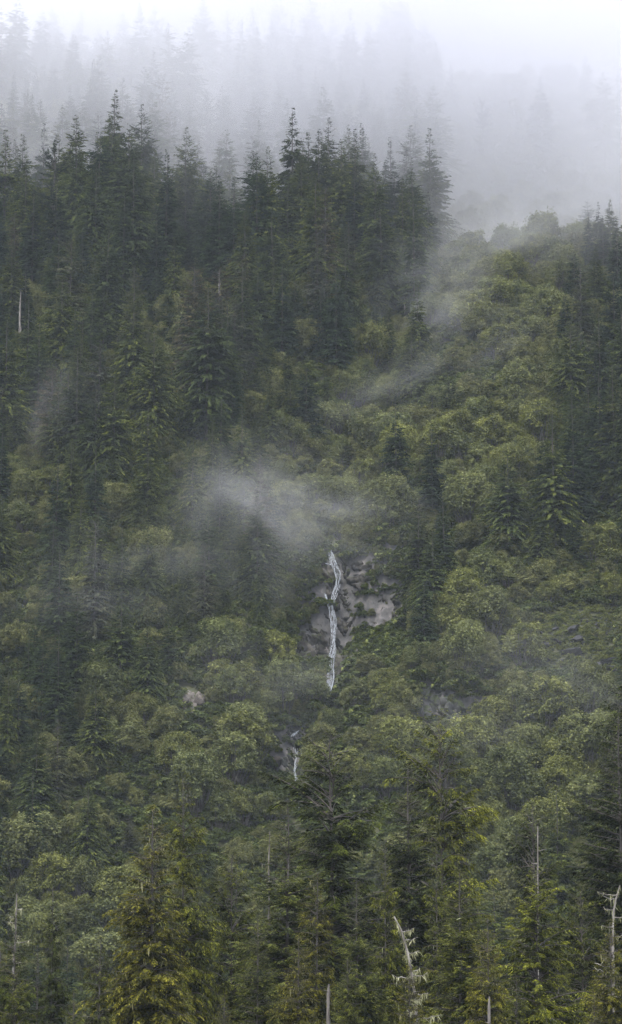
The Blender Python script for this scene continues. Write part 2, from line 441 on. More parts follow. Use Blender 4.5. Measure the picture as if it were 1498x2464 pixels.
# ------------------------------------------------------------------ rock faces
rock_bvh = []
def rock_face(name, x0, x1, y0, y1, material, step=.28, cell=1.6, amp=.9, seed=0, edge=.12, label=None, poly=None):
    """a fractured face laid along the slope: rows of steps follow the terrain's arc so the steep part gets its share"""
    ys = np.linspace(y0, y1, 500)
    n_u = max(int((x1 - x0) / step), 8)
    xx = np.linspace(x0, x1, n_u)
    zc = height(xx[:, None] * np.ones((1, 500)), ys[None, :] * np.ones((n_u, 1)))
    arc = np.concatenate([np.zeros((n_u, 1)), np.cumsum(np.hypot(np.diff(ys)[None, :], np.diff(zc, axis=1)), 1)], 1)
    n_v = max(int(arc[:, -1].max() / step), 8)
    Xr = xx[None, :] * np.ones((n_v, 1)); Yr = np.zeros((n_v, n_u)); S = np.zeros((n_v, n_u))
    for c_ in range(n_u):
        S[:, c_] = np.linspace(0, arc[c_, -1], n_v)
        Yr[:, c_] = np.interp(S[:, c_], arc[c_], ys)
    S = S + zc[:, 0][None, :] 
    Zr = height(Xr, Yr)
    e = 1.2
    gxn = (height(Xr + e, Yr) - height(Xr - e, Yr)) / (2 * e); gyn = (height(Xr, Yr + e) - height(Xr, Yr - e)) / (2 * e)
    Nn = np.stack([-gxn, -gyn, np.ones_like(gxn)], -1); Nn /= np.linalg.norm(Nn, axis=-1)[..., None]
    wx = Xr + .3 * fbm(Xr / 3.5, S / 3.5, seed + 50, 2) + .25 * S; ws = S + .3 * fbm(Xr / 3.5, S / 3.5, seed + 60, 2)
    d = np.zeros_like(Xr); tone = np.zeros_like(Xr)
    for c, a, k in ((cell * 2.4, 1.3, 0), (cell, .9, 20), (cell * .45, .4, 40)):
        _, gap, val, tilt = cells(wx / c + .35 * ws / c, ws / (c * 1.5), seed + k)
        tone += {0: .25, 20: .45, 40: .3}[k] * val
        d += a * amp * (.8 * (val - .45) + 2.0 * tilt) - .95 * a * amp * (1 - sstep(.03, .15, gap))
    d += .10 * fbm(Xr * 1.7, S * 1.7, seed + 5, 3)
    u = np.linspace(0, 1, n_u)[None, :]; v = np.linspace(0, 1, n_v)[:, None]
    em = np.minimum(np.minimum(u, 1 - u), np.minimum(v, 1 - v)) + .05 * fbm(Xr / 2, S / 2, seed + 8, 3)
    m = sstep(0, edge, em)
    d = (d + .35) * m - 2.2 * (1 - m)
    P = np.stack([Xr, Yr, Zr], -1) + Nn * d[..., None]
    if poly is not None:
        qx, qy = project(P)
        ok = inside(poly, qx + 7 * fbm(Xr / 2, S / 2, 77, 3), qy + 7 * fbm(Xr / 2, S / 2, 78, 3))
        P = np.where(ok[..., None], P, P - Nn * 2.2)
    i = np.arange(n_v - 1)[:, None] * n_u + np.arange(n_u - 1)[None, :]
    F = np.stack([i, i + 1, i + n_u + 1, i + n_u], -1).reshape(-1, 4)
    V = P.reshape(-1, 3)
    o = link(name, new_mesh(name, V, F, [material], tint=tone.ravel()))
    tag(o, label, None, None, 'structure')
    rock_bvh.append((V, F))
    return o
def rock_at(name, polys, material, pad=2.0, **kw):
    q = np.array([hit(a_, b_) for p_ in polys for a_, b_ in p_])
    allp = polys[0] if len(polys) == 1 else None
    return rock_face(name, q[:, 0].min() - pad, q[:, 0].max() + pad, q[:, 1].min() - pad - 1, q[:, 1].max() + pad, material, poly=allp, **kw)
rock_at('cliff', [BARE[0]], M_ROCK, seed=1, cell=1.7, amp=.9, edge=.03, step=.24, label='fractured grey brown cliff beside the tall waterfall')
rock_at('cliff_buttress', [BARE[1]], M_ROCK, seed=12, cell=1.4, amp=.8, edge=.05, step=.24, label='mossy rock ribs right of the tall waterfall')
rock_at('lower_cliff', [BARE[2]], M_WET, seed=2, cell=1.2, amp=.7, edge=.05, step=.24, label='dark wet rock wall under the small lower cascade')
rock_at('side_cliff', [BARE[3]], M_WET, seed=3, cell=1.5, amp=.8, edge=.05, step=.24, label='shaded rock wall below the alders right of the waterfall')
rock_at('pale_outcrop', [BARE[4]], M_PALE, seed=6, step=.2, cell=1.1, amp=.6, edge=.1, label='pale bare rock outcrop among shrubs lower left')

_bv, _bf, _off = [GV], [GF], len(GV)
for V, F in rock_bvh:
    _bv.append(V); _bf.append(F + _off); _off += len(V)
BVH = BVHTree.FromPolygons(np.concatenate(_bv).tolist(), np.concatenate(_bf).tolist())
def surf(px, py, lift=.3):
    d = Vector(ray(px, py)); d.normalize()
    h = BVH.ray_cast(Vector((0, 0, CAMZ)), d)
    if h[0] is None:
        return hit(px, py)
    return np.array(h[0] + (h[1] * lift if h[1].dot(d) < 0 else -h[1] * lift))

# ------------------------------------------------------------------ boulders
def boulder_mesh(seed, material, flat=.6):
    r = np.random.default_rng(seed)
    import bmesh
    bm = bmesh.new()
    bmesh.ops.create_icosphere(bm, subdivisions=3, radius=1.0)
    dirs = r.normal(size=(16, 3)); dirs /= np.linalg.norm(dirs, axis=1)[:, None]
    offs = .55 + .35 * r.random(16)
    for v in bm.verts:
        p = np.array(v.co)
        for dd, oo in zip(dirs, offs):
            q = p @ dd
            if q > oo: p = p - dd * (q - oo)
        p = p * np.array([1.15, .95, flat]) + .03 * r.normal(size=3)
        v.co = p
    me = bpy.data.meshes.new('boulder'); bm.to_mesh(me); bm.free()
    me.materials.append(material)
    return me
bold = [boulder_mesh(100 + i, M_SCREE, .5 + .1 * i) for i in range(4)]
bpale = [boulder_mesh(110 + i, M_PALE, .7) for i in range(2)]
BL = [  # px, py, size, kind, label
    (1378, 1512, 2.3, 0, 'largest slanted grey boulder at the top of the scree in the right meadow'),
    (1385, 1538, 2.1, 1, 'pale grey boulder just below the largest scree boulder'),
    (1337, 1513, 1.0, 2, 'dark rounded rock left of the largest scree boulder'),
    (1300, 1522, .8, 3, 'small dark rock at the upper left end of the scree'),
    (1408, 1495, .9, 0, 'small dark rock uphill right of the largest scree boulder'),
    (1436, 1502, .8, 1, 'little grey rock at the upper right of the scree'),
    (1345, 1548, 1.3, 3, 'black wet rock in the middle of the scree'),
    (1322, 1550, 1.1, 2, 'dark rock left of the black wet rock in the scree'),
    (1277, 1552, 1.1, 1, 'bluish rock at the far left of the scree'),
    (1380, 1572, 2.0, 2, 'broad ribbed grey rock at the bottom of the scree'),
    (1297, 1576, 1.2, 0, 'low bluish rock at the lower left of the scree'),
    (1325, 1590, .9, 1, 'small grey rock under the scree beside grass'),
    (1350, 1592, .9, 3, 'small pale rock at the lowest edge of the scree'),
    (1432, 1602, 1.9, 1, 'wide bluish rock at the left end of the right hand rock band'),
    (1470, 1592, 2.3, 0, 'long pale rock in the right hand rock band'),
    (1484, 1612, 1.6, 2, 'grey rock below the long pale rock by the right edge'),
    (1478, 1640, 1.2, 3, 'pale upright rock under the right hand rock band'),
    (1358, 1697, 1.3, 2, 'lone dark rock in the shrubs well below the scree'),
]
for px, py, s, k, lab in BL:
    p = surf(px, py, 0)
    o = link('boulder', bold[k]); o.location = p; o.scale = (s * 1.15, s * .9, s * .55)
    o.rotation_euler = (.3 + rng.random() * .3, rng.random() * .4 - .2, rng.random() * 6)
    tag(o, lab, 'rock', 'rocks of the scree on the right')
_st = np.random.default_rng(44)
stones = []
for k in range(34):
    u = _st.random(); px = 1275 + 160 * u + _st.normal() * 12; py = 1580 - 75 * u + _st.normal() * 16
    if k > 26: px = 1425 + 65 * _st.random(); py = 1600 + _st.normal() * 8
    s_ = _st.uniform(.35, .8); p = surf(px, py, 0)
    o = link('stone', bold[k % 4]); o.location = p; o.scale = (s_, s_ * .8, s_ * .7); o.rotation_euler = (.3, .2 * _st.random(), _st.random() * 6)
    tag(o, None, 'rock', 'small stones strewn over the scree'); stones.append((o, px, py))
for px, py, s, lab in [(660, 1836, 2.2, 'pale rounded boulder left of the lower cascade under rusty moss'), (640, 1845, 1.0, 'small pale stone left of the pale rounded boulder'), (478, 1690, 1.6, 'cream coloured block in the pale outcrop lower left'), (443, 1690, 1.4, 'narrow cream block at the left of the pale outcrop')]:
    p = surf(px, py, 0)
    o = link('boulder', bpale[int(s * 10) % 2]); o.location = p; o.scale = (s * .8, s * .7, s * .85)
    o.rotation_euler = (.3, .2, rng.random() * 6)
    tag(o, lab, 'rock')

# ------------------------------------------------------------------ water
def stream(name, pts, parent, n=14, seed=0, lift=.6, thin=.033):
    """a bundle of flattened strands that follow the rock; pts: (px, py, half width px)"""
    r = np.random.default_rng(seed)
    pts = np.array(pts, float)
    t = np.concatenate([[0], np.cumsum(np.hypot(np.diff(pts[:, 0]), np.diff(pts[:, 1])))])
    parts = []
    for k in range(n):
        a, b = sorted(r.random(2))
        if r.random() < .4 or k < 11: a, b = 0, 1
        if b - a < .15: b = min(1, a + .25)
        m = max(int((b - a) * t[-1] / 7), 5)
        tt = np.linspace(a, b, m) * t[-1]
        off = r.uniform(-1, 1) + np.convolve(np.cumsum(r.normal(size=m)) * .10, np.ones(3) / 3, 'same')
        off = np.clip(off, -1, 1)
        cx = np.interp(tt, t, pts[:, 0]) + off * .75 * np.interp(tt, t, pts[:, 2]); cyy = np.interp(tt, t, pts[:, 1])
        P = np.array([surf(x, y, lift) for x, y in zip(cx, cyy)])
        for c_ in range(3):
            P[:, c_] = np.convolve(np.pad(P[:, c_], 2, 'edge'), [.2] * 5, 'valid')
        P[:, 1] -= .35
        wid = thin * .55 * (.4 + 1.7 * r.random(m)) * (1.6 if k < 3 else 1)
        wid[0] *= .4; wid[-1] *= .4
        V, F = tube(P, wid, 5)
        parts.append((V, F))
    V, F, _ = merge(parts)
    return link(name, new_mesh(name, V, F, [M_WATER], smooth=True), parent)
def empty(name, loc, rz=0.0):
    e = bpy.data.objects.new(name, None); col.objects.link(e); e.location = loc; e.rotation_euler = (0, 0, rz)
    e.empty_display_size = .5
    return e
wf = tag(empty('waterfall', (0, 0, 0)), 'tall thin white waterfall dropping down the brown cliff', 'waterfall')
stream('upper_fall', [(784, 1298, 3), (792, 1325, 5), (802, 1350, 8), (810, 1372, 6), (814, 1395, 6), (808, 1425, 8), (800, 1470, 5)], wf, 30, 1)
stream('side_fall', [(782, 1352, 3), (795, 1358, 6), (806, 1365, 4)], wf, 6, 2)
stream('middle_fall', [(782, 1425, 3), (790, 1450, 5), (800, 1470, 7), (803, 1495, 10), (802, 1520, 7), (802, 1560, 7), (800, 1590, 8)], wf, 36, 3)
stream('lower_fall', [(801, 1575, 5), (800, 1600, 9), (799, 1635, 11), (800, 1655, 9), (790, 1672, 6)], wf, 46, 4)
stream('outlet', [(792, 1655, 4), (786, 1680, 5), (782, 1705, 4)], wf, 8, 9)
wf = tag(empty('waterfall', (0, 0, 0)), 'small lower cascade sliding off a dark rock knob below the tall waterfall', 'waterfall', None)
stream('cascade', [(722, 1757, 3), (706, 1764, 4), (698, 1778, 4)], wf, 10, 5, thin=.04)
stream('trickle', [(712, 1795, 12), (716, 1830, 12), (708, 1850, 5), (722, 1900, 4), (726, 1965, 5)], wf, 8, 6, thin=.04)
wf = tag(empty('waterfall', (0, 0, 0)), 'white water glimpses in the misty upper gully beside the ivory snag', 'waterfall')
stream('cascade', [(1022, 705, 4), (1012, 722, 5), (1003, 745, 5)], wf, 6, 7, thin=.05)
stream('cascade', [(1004, 750, 5), (1008, 765, 3), (1014, 778, 3)], wf, 5, 8, thin=.05)

# ------------------------------------------------------------------ conifers
def norm(v):
    return v / (np.linalg.norm(v, axis=-1)[..., None] + 1e-9)

def conifer(seed, H, Rad, base=.12, nb=320, ns=38, slen=1.0, swid=.34, rise=.25, droop=.6, spray_droop=.35,
            fine=0, whorl=.8, lean=0, gap=.0, power=.8, top_open=0., upturn=0., jag=.35, patch=.35):
    """-> foliage (V, F, tint), branch paths"""
    r = np.random.default_rng(seed)
    nw = int(H * (1 - base) / whorl)
    wz = np.sort((np.arange(nw) + .5 * r.random(nw)) / nw)
    t = np.clip(wz[r.integers(0, nw, nb) if nb < nw else (np.concatenate([np.arange(nw), np.minimum((nw * r.random(nb - nw) ** .72).astype(int), nw - 1)]))] + .25 / nw * r.normal(size=nb), .004, 1)
    az = r.random(nb) * 2 * np.pi
    lobes = 1 + patch * vnoise(az * 1.1 + seed, t * 9 + seed, 2) + jag * .5 * vnoise(t * 23, az * 0 + seed * 1.7, 5)
    prof = np.minimum(t ** power * 1.12, 1) * (1 - .35 * sstep(.75, 1, t))
    L = Rad * prof * lobes * (1 - jag * .8 * r.random(nb)) + .12
    L = np.maximum(L, .15)
    keep = r.random(nb) > gap * (1 - t * .3)
    if top_open > 0:
        keep &= r.random(nb) > top_open * (1 - sstep(0, .5, t))
    t, az, L = t[keep], az[keep], L[keep]; n = len(t)
    z0 = H * (1 - t * (1 - base))
    dr = droop * (.6 + .8 * r.random(n)) * (.35 + .65 * t); ri = (rise + .5 * (1 - t) ** 2) * (.5 + r.random(n))
    ax = np.stack([np.cos(az), np.sin(az)], -1)
    def path(s, i):
        rr = L[i] * s
        zz = z0[i] + L[i] * (ri[i] * s - dr[i] * s ** 1.8 + upturn * s ** 3)
        return np.stack([ax[i, 0] * rr, ax[i, 1] * rr, zz], -1)
    cnt = np.maximum((ns * np.clip(L / Rad, .12, 1.2) ** .8).astype(int), 4)
    i = np.repeat(np.arange(n), cnt)
    s = .1 + .92 * r.random(len(i)) ** .75
    P = path(s, i); T = norm(path(s + .03, i) - P)
    side = np.stack([-ax[i, 1], ax[i, 0], np.zeros(len(i))], -1) * np.where(r.random(len(i)) < .5, -1, 1)[:, None]
    ang = (1.0 - .65 * s) * (.6 + .6 * r.random(len(i)))
    D = T * np.cos(ang)[:, None] + side * np.sin(ang)[:, None]
    D[:, 2] -= spray_droop * (.3 + 1.2 * r.random(len(i)))
    D = norm(D)
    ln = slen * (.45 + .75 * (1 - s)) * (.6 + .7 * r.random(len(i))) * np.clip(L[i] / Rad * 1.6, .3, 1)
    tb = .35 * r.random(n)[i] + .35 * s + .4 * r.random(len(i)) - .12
    if fine:
        m = fine
        q = (np.arange(m) + .5) / m
        j = np.repeat(np.arange(len(i)), m); qq = np.tile(q, len(i)) + .05 * r.normal(size=len(j))
        sd = np.where(np.arange(len(j)) % 2 == 0, 1, -1)
        U = norm(np.cross(D, np.array([0, 0, 1.0])))
        Pj = P[j] + D[j] * (ln[j] * qq)[:, None]; Pj[:, 2] -= .25 * ln[j] * qq ** 2
        a2 = .7 + .25 * r.normal(size=len(j))
        Dj = D[j] * np.cos(a2)[:, None] + U[j] * (np.sin(a2) * sd)[:, None]; Dj[:, 2] -= .15 + .35 * r.random(len(j)); Dj = norm(Dj)
        lj = ln[j] * .42 * (1.1 - .6 * qq) * (.6 + .8 * r.random(len(j)))
        P, D, ln, tb = Pj, Dj, lj, np.clip(tb[j] + .25 * qq - .1 + .15 * r.normal(size=len(j)), 0, 1)
        wr = swid * .75
    else:
        wr = swid
    k = len(P)
    Wd = norm(np.cross(D, norm(r.normal(size=(k, 3)) * .5 + np.array([0, 0, 1.0]))))
    hw = (ln * wr * (.6 + .6 * r.random(k)) * .5)[:, None]
    sag = np.zeros((k, 3)); sag[:, 2] = ln * .1
    V = np.stack([P, P + D * (ln * .55)[:, None] + Wd * hw + sag, P + D * ln[:, None], P + D * (ln * .45)[:, None] - Wd * hw + sag], 1).reshape(-1, 3)
    F = (np.arange(k)[:, None] * 4 + np.arange(4)[None, :])
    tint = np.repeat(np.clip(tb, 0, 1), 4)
    ss = np.linspace(0, .96, 7)
    paths = [path(ss, np.full(7, b)) for b in range(n)]
    rads = [np.linspace(.018 * L[b] + .012, .008, 7) for b in range(n)]
    return (V, F, tint), (paths, rads, t)

def trunk_mesh(name, H, r0, material, seed, limbs=None, broken=0.0, bend=.15, n=8, limb_scale=1.0, tmat=None):
    r = np.random.default_rng(seed)
    k = 16
    s = np.linspace(0, 1, k)
    top = H * (1 - broken)
    P = np.stack([bend * np.cumsum(r.normal(size=k)) * s * .6, bend * np.cumsum(r.normal(size=k)) * s * .6, s * top - .6 * (s == 0)], -1)
    P[:, :2] *= (1 - s * .0)[:, None] * .35
    rad = r0 * (1 - s * (1 - (.12 if broken == 0 else .45))) ** 1.0
    V, F = tube(P, rad, n, .25, r)
    parts = [(V, F)]; mi = [np.zeros(len(F), int)]
    if limbs:
        for pth, rd in zip(*limbs[:2]):
            v, f = tube(pth, rd * limb_scale, 3)
            parts.append((v, f)); mi.append(np.ones(len(f), int))
    V, F, _ = merge(parts)
    return new_mesh(name, V, F, [material, tmat or M_TWIG], np.concatenate(mi), smooth=True)

def lichen_mesh(name, paths, seed, count, size=.5, where=(.1, .8), zmin=0, material=None):
    r = np.random.default_rng(seed)
    n = len(paths)
    i = (n * (.2 + .8 * r.random(count))).astype(int).clip(0, n - 1) if n > 60 else r.integers(0, n, count)
    s = r.uniform(*where, count) * 6
    a = np.floor(s).astype(int).clip(0, 5); f = (s - a)[:, None]
    PP = np.array(paths)
    P = PP[i, a] * (1 - f) + PP[i, a + 1] * f
    ln = size * (.3 + 1.2 * r.random(count) ** 2) * (np.clip(np.linalg.norm(PP[i, 6] - PP[i, 0], axis=1) / 3, .25, 1) if n > 60 else 1)
    an = r.random(count) * np.pi
    W = np.stack([np.cos(an), np.sin(an), np.zeros(count)], -1) * (ln * .085 * (.5 + r.random(count)))[:, None]
    sw = r.normal(size=(count, 3)) * .06; dn = np.array([0, 0, -1.0]) * ln[:, None]
    V = np.stack([P - W * .6, P + W * .6, P + W + dn * .45 + sw, P - W + dn * .5 + sw, P + dn + sw * 2], 1).reshape(-1, 3)
    b = np.arange(count)[:, None] * 5
    F1 = b + np.array([[0, 1, 2, 3]]); F2 = b + np.array([[3, 2, 4]])
    return new_mesh(name, V, [F1, F2], [material or M_LICH], tint=np.repeat(r.random(count), 5))

class Proto: pass
def make_proto(kind, species, cm, trunk_r, bark=None, lich=0, lich_size=.5, moss=0, limb_scale=1.0, show_limbs=True, trunk_top=0., **kw):
    p = Proto(); p.species = species; p.H = kw['H']; p.R = kw['Rad']
    (V, F, t), limbs = conifer(**kw)
    p.crown = new_mesh(species + '_crown', V, F, [cm], tint=t)
    if not show_limbs: limbs2 = None
    else: limbs2 = limbs
    p.trunk = trunk_mesh(species + '_trunk', p.H * .985, trunk_r, bark or M_BARK, kw['seed'] + 900, limbs2, limb_scale=limb_scale)
    p.lichen = lichen_mesh(species + '_lichen', limbs[0], kw['seed'] + 5, lich, lich_size) if lich else None
    p.moss = lichen_mesh(species + '_moss', limbs[0], kw['seed'] + 6, moss, .22, (.1, .6), material=M_MOSS) if moss else None
    return p

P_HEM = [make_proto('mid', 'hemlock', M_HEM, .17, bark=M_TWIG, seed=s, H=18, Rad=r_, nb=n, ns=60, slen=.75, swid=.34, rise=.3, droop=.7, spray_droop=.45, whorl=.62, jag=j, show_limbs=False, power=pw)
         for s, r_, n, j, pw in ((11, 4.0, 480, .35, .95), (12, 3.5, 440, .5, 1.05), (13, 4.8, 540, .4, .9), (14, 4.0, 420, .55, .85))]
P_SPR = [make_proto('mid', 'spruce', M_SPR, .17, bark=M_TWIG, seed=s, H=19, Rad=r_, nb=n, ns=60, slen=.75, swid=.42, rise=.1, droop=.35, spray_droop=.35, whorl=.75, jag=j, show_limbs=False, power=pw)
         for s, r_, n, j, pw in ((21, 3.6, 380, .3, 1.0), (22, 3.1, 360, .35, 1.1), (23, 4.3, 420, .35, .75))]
P_OLD = [make_proto('mid', 'cedar', M_DRY, .18, bark=M_BARK, lich=160, lich_size=.4, seed=s, H=21, Rad=r_, nb=n, ns=44, slen=.8, swid=.34, rise=.2, droop=.5, spray_droop=.5, whorl=.8, jag=.5, gap=.1, top_open=.3, power=.5)
         for s, r_, n in ((31, 3.4, 320), (32, 3.9, 340))]
P_OPEN = [make_proto('mid', 'hemlock', M_SPR, .4, seed=s, H=22, Rad=r_, nb=n, ns=72, slen=.85, swid=.38, rise=.35, droop=.35, spray_droop=.3, whorl=1.5, jag=.75, gap=.1, power=.45, patch=.8, upturn=.2)
          for s, r_, n in ((41, 5.4, 150), (42, 4.6, 130))]

def instance_tree(p, loc, s=1.0, sx=None, rz=0., color=(1, 1, 1), name=None, tilt=(0, 0)):
    root = bpy.data.objects.new(name or (p.species + '_tree'), None)
    col.objects.link(root)
    root.location = loc
    root.empty_display_size = .5
    sx = sx or s
    root.scale = (sx, sx, s); root.rotation_euler = (tilt[0], tilt[1], rz)
    for nm, me in (('trunk', p.trunk), ('crown', p.crown), ('lichen', getattr(p, 'lichen', None)), ('moss', getattr(p, 'moss', None))):
        if me is None: continue
        o = bpy.data.objects.new(nm, me); col.objects.link(o); o.parent = root
        o.color = (*color, 1)
        if nm in ('lichen', 'moss'): o['kind'] = 'stuff'
    return root

# ------------------------------------------------------------------ alders and shrubs
def alder(seed, H, Rad, clumps=26, leaves=170, ls=.3, material=None):
    r = np.random.default_rng(seed)
    p = Proto(); p.species = 'alder'; p.H = H; p.R = Rad
    a = r.random(clumps) * 2 * np.pi; q = np.sqrt(r.random(clumps)) * Rad * .8
    cz = H * (.5 + .45 * (1 - (q / Rad) ** 2)) * (.35 + .7 * r.random(clumps) ** .8) 
    C = np.stack([np.cos(a) * q, np.sin(a) * q, cz], -1)
    cr = Rad * (.11 + .24 * r.random(clumps) ** 1.4)
    i = np.repeat(np.arange(clumps), leaves); k = len(i)
    d = norm(r.normal(size=(k, 3))); d[:, 2] = np.where(d[:, 2] < -.45, -d[:, 2], d[:, 2])
    d = norm(d)
    rr = cr[i] * (.35 + .85 * r.random(k) ** .7) * (1 + .4 * vnoise(d[:, 0] * 3 + i, d[:, 1] * 3, 3))
    P = C[i] + d * rr[:, None] * r.uniform(.6, 1.5, (clumps, 3))[i]
    nn = norm(d * .6 + np.array([0, 0, .8]) + r.normal(size=(k, 3)) * .45)
    U = norm(np.cross(nn, r.normal(size=(k, 3)))); W = np.cross(nn, U)
    sz = (ls * (.6 + .8 * r.random(k)))[:, None] * .5
    V = np.stack([P - U * sz * 1.3, P - W * sz * .7 + nn * sz * .15, P + U * sz * 1.3 - nn * sz * .3, P + W * sz * .7 + nn * sz * .15], 1).reshape(-1, 3)
    F = np.arange(k)[:, None] * 4 + np.arange(4)[None, :]
    tint = np.repeat(np.clip(.5 * r.random(clumps)[i] + .5 * r.random(k) ** 1.2 - .02, 0, 1), 4)
    p.crown = new_mesh('alder_crown', V, F, [material or M_ALD], tint=tint)
    parts = []
    for c_ in range(0, clumps):
        b = np.array([r.normal() * .2, r.normal() * .2, -.4])
        s = np.linspace(0, 1, 6)[:, None]
        e = C[c_]
        Pt = b + (e - b) * s + np.array([0, 0, 1.0]) * (np.sin(s * np.pi) * -.12 * H) + r.normal(size=(6, 3)) * .06
        parts.append(tube(Pt, np.linspace(.09, .03, 6), 4))
    V, F, _ = merge(parts)
    p.trunk = new_mesh('alder_stems', V, F, [M_BARK], smooth=True)
    return p
P_ALD = [alder(51, 6.0, 3.0, 60, 340, .22), alder(52, 5.0, 2.6, 54, 330, .215), alder(53, 7.0, 3.1, 68, 340, .225), alder(54, 4.5, 2.9, 54, 330, .215)]
M_MEAD = leaf_material('meadow_herbs', (.08, .085, .025), (.18, .185, .05), (.31, .29, .08), rough=.6, trans=.3)
P_BUSH = [alder(61, 1.5, 1.6, 12, 60, .36, M_FERN), alder(62, 1.1, 1.3, 9, 60, .3, M_FERN), alder(63, 1.0, 1.5, 9, 60, .26, M_MEAD)]

# ------------------------------------------------------------------ hand placed trees of the middle and upper slope
TONES = {'dark green': (.62, .72, .78), 'deep green': (.82, .9, .88), 'olive': (1.05, 1.08, .85), 'yellow green': (1.12, 1.14, .85), 'grey green': (1.0, 1.05, 1.08), 'brownish': (1.25, 1.05, .9)}
placed = []      # x, y, radius already taken
hand = []
def plant(p, px, py, h, sx=1.0, tone='deep green', label=None, y0=300., y1=860., y=None, name=None, rz=None, cat='tree', tilt=(0, 0), group=None):
    """stand a tree of height h so that its top shows at (px, py)"""
    if y is None:
        b = hit(px, py, h, y0, y1)
    else:
        d = ray(px, py); x = d[0] * y
        g = float(height(x, y)); h = CAMZ + d[2] * y - g
        b = np.array([x, y, g])
    s = h / p.H
    root = instance_tree(p, (b[0], b[1], b[2] - .2), s, s * sx, rng.random() * 6.28 if rz is None else rz, TONES[tone], name, tilt)
    tag(root, label, cat, group)
    placed.append((b[0], b[1], p.R * s * sx * .55))
    hand.append(root)
    return root

# crisp crest of the front ridge
plant(P_SPR[0], 742, 318, 27, 1.25, 'olive', 'tall pointed olive conifer crowning the ridge at the centre', y0=560, y1=690)
plant(P_OPEN[0], 275, 262, 29, 1.0, 'grey green', 'broad open crowned hemlock with two tops against the fog upper left', y0=560, y1=690)
plant(P_OPEN[1], 318, 268, 28, .8, 'brownish', 'thin brownish second top just right of the open crowned hemlock', y0=560, y1=690)
plant(P_OPEN[1], 132, 340, 27, 1.0, 'dark green', 'dark hemlock with a crooked broken top at the upper left', y0=560, y1=680)
plant(P_OPEN[0], 660, 405, 21, .7, 'brownish', 'ragged brownish hemlock with lichen left of the central crown tree', y0=540, y1=680)
plant(P_SPR[2], 950, 402, 23, 1.25, 'dark green', 'left one of the twin dark rounded spruces above the ivory snag', y0=560, y1=690)
plant(P_SPR[2], 985, 408, 24, 1.35, 'dark green', 'right one of the twin dark rounded spruces above the ivory snag', y0=560, y1=690)
plant(P_SPR[0], 1030, 460, 18, 1.1, 'dark green', 'dark spruce on the shoulder at the right of the twin spruces', y0=560, y1=690)
plant(P_SPR[1], 852, 408, 22, 1.2, 'dark green', 'dark spruce standing just below the bare branched spire', y0=560, y1=690)
plant(P_HEM[0], 525, 445, 20, 1.0, 'olive', 'olive hemlock with pointed top in the crest row left of centre', y0=540, y1=660)
plant(P_SPR[0], 447, 470, 18, 1.0, 'dark green', 'dark little spruce left of the olive pointed hemlock on the crest', y0=540, y1=660)
plant(P_OPEN[0], 428, 422, 18, .8, 'grey green', 'flat topped grey hemlock behind the dark little spruce', y0=560, y1=680)
plant(P_HEM[1], 83, 475, 20, 1.0, 'yellow green', 'yellow green hemlock below the crooked dark one near the left edge', y0=520, y1=650)
plant(P_HEM[3], 965, 535, 16, .8, 'dark green', 'slim dark hemlock directly above the ivory snag', y0=540, y1=650)
# right flank
plant(P_SPR[1], 1450, 520, 15, 1.3, 'dark green', 'black green spruce beside the right edge above the alders', y0=540, y1=690)
plant(P_SPR[1], 1415, 505, 15, 1.1, 'dark green', 'dark spruce left of the black green spruce near the right edge', y0=560, y1=700)
plant(P_SPR[0], 1440, 485, 16, 1.0, 'deep green', 'misty spruce tip behind the black green spruce', y0=580, y1=700)
plant(P_HEM[0], 1468, 478, 17, 1.0, 'olive', 'narrow olive hemlock tip right of the misty spruce tip', y0=580, y1=700)
plant(P_SPR[1], 1325, 543, 7, 1.1, 'dark green', 'tiny lone spruce poking out of the upper alder slope', y0=560, y1=700)
plant(P_SPR[1], 1360, 690, 16, 1.0, 'dark green', 'dark slender spruce in the upper alders left of the old lichen cedar', y0=500, y1=640)
plant(P_OLD[0], 1395, 640, 26, 1.0, 'olive', 'old cedar with pale bare stem among dark conifers upper right', y0=480, y1=640)
# middle
plant(P_HEM[0], 1040, 1270, 18, 1.2, 'deep green', 'hemlock with layered drooping boughs right of the waterfall cliff', y0=460, y1=600)
plant(P_HEM[2], 660, 610, 22, .8, 'yellow green', 'yellow green hemlock with pale stem below it left of centre', y0=500, y1=640)
plant(P_HEM[1], 700, 910, 14, 1.1, 'yellow green', 'bright hemlock below the short pale stub at the centre', y0=480, y1=600)
plant(P_OLD[1], 240, 820, 27, 1.1, 'grey green', 'old grey cedar hung with pale lichen left of centre', y0=470, y1=600)
plant(P_OLD[0], 530, 640, 26, 1.1, 'brownish', 'old brownish cedar with bleached stem tip near the centre', y0=490, y1=620)
plant(P_OLD[0], 325, 640, 24, 1.0, 'olive', 'thin old cedar with long pale stem on the left slope', y0=490, y1=620)
plant(P_OLD[1], 565, 720, 22, 1.0, 'grey green', 'old cedar with lichen strings right of the brownish cedar', y0=480, y1=600)
plant(P_HEM[3], 420, 570, 20, .9, 'yellow green', 'slim yellow green hemlock beneath the crest left of centre', y0=500, y1=640)
plant(P_SPR[1], 1088, 1060, 9, .9, 'dark green', 'small dark spruce alone in the pale alder patch right of centre', y0=480, y1=600)
plant(P_HEM[2], 1220, 1090, 20, 1.2, 'deep green', 'broad deep green hemlock at the right edge of the central alders', y0=460, y1=600)

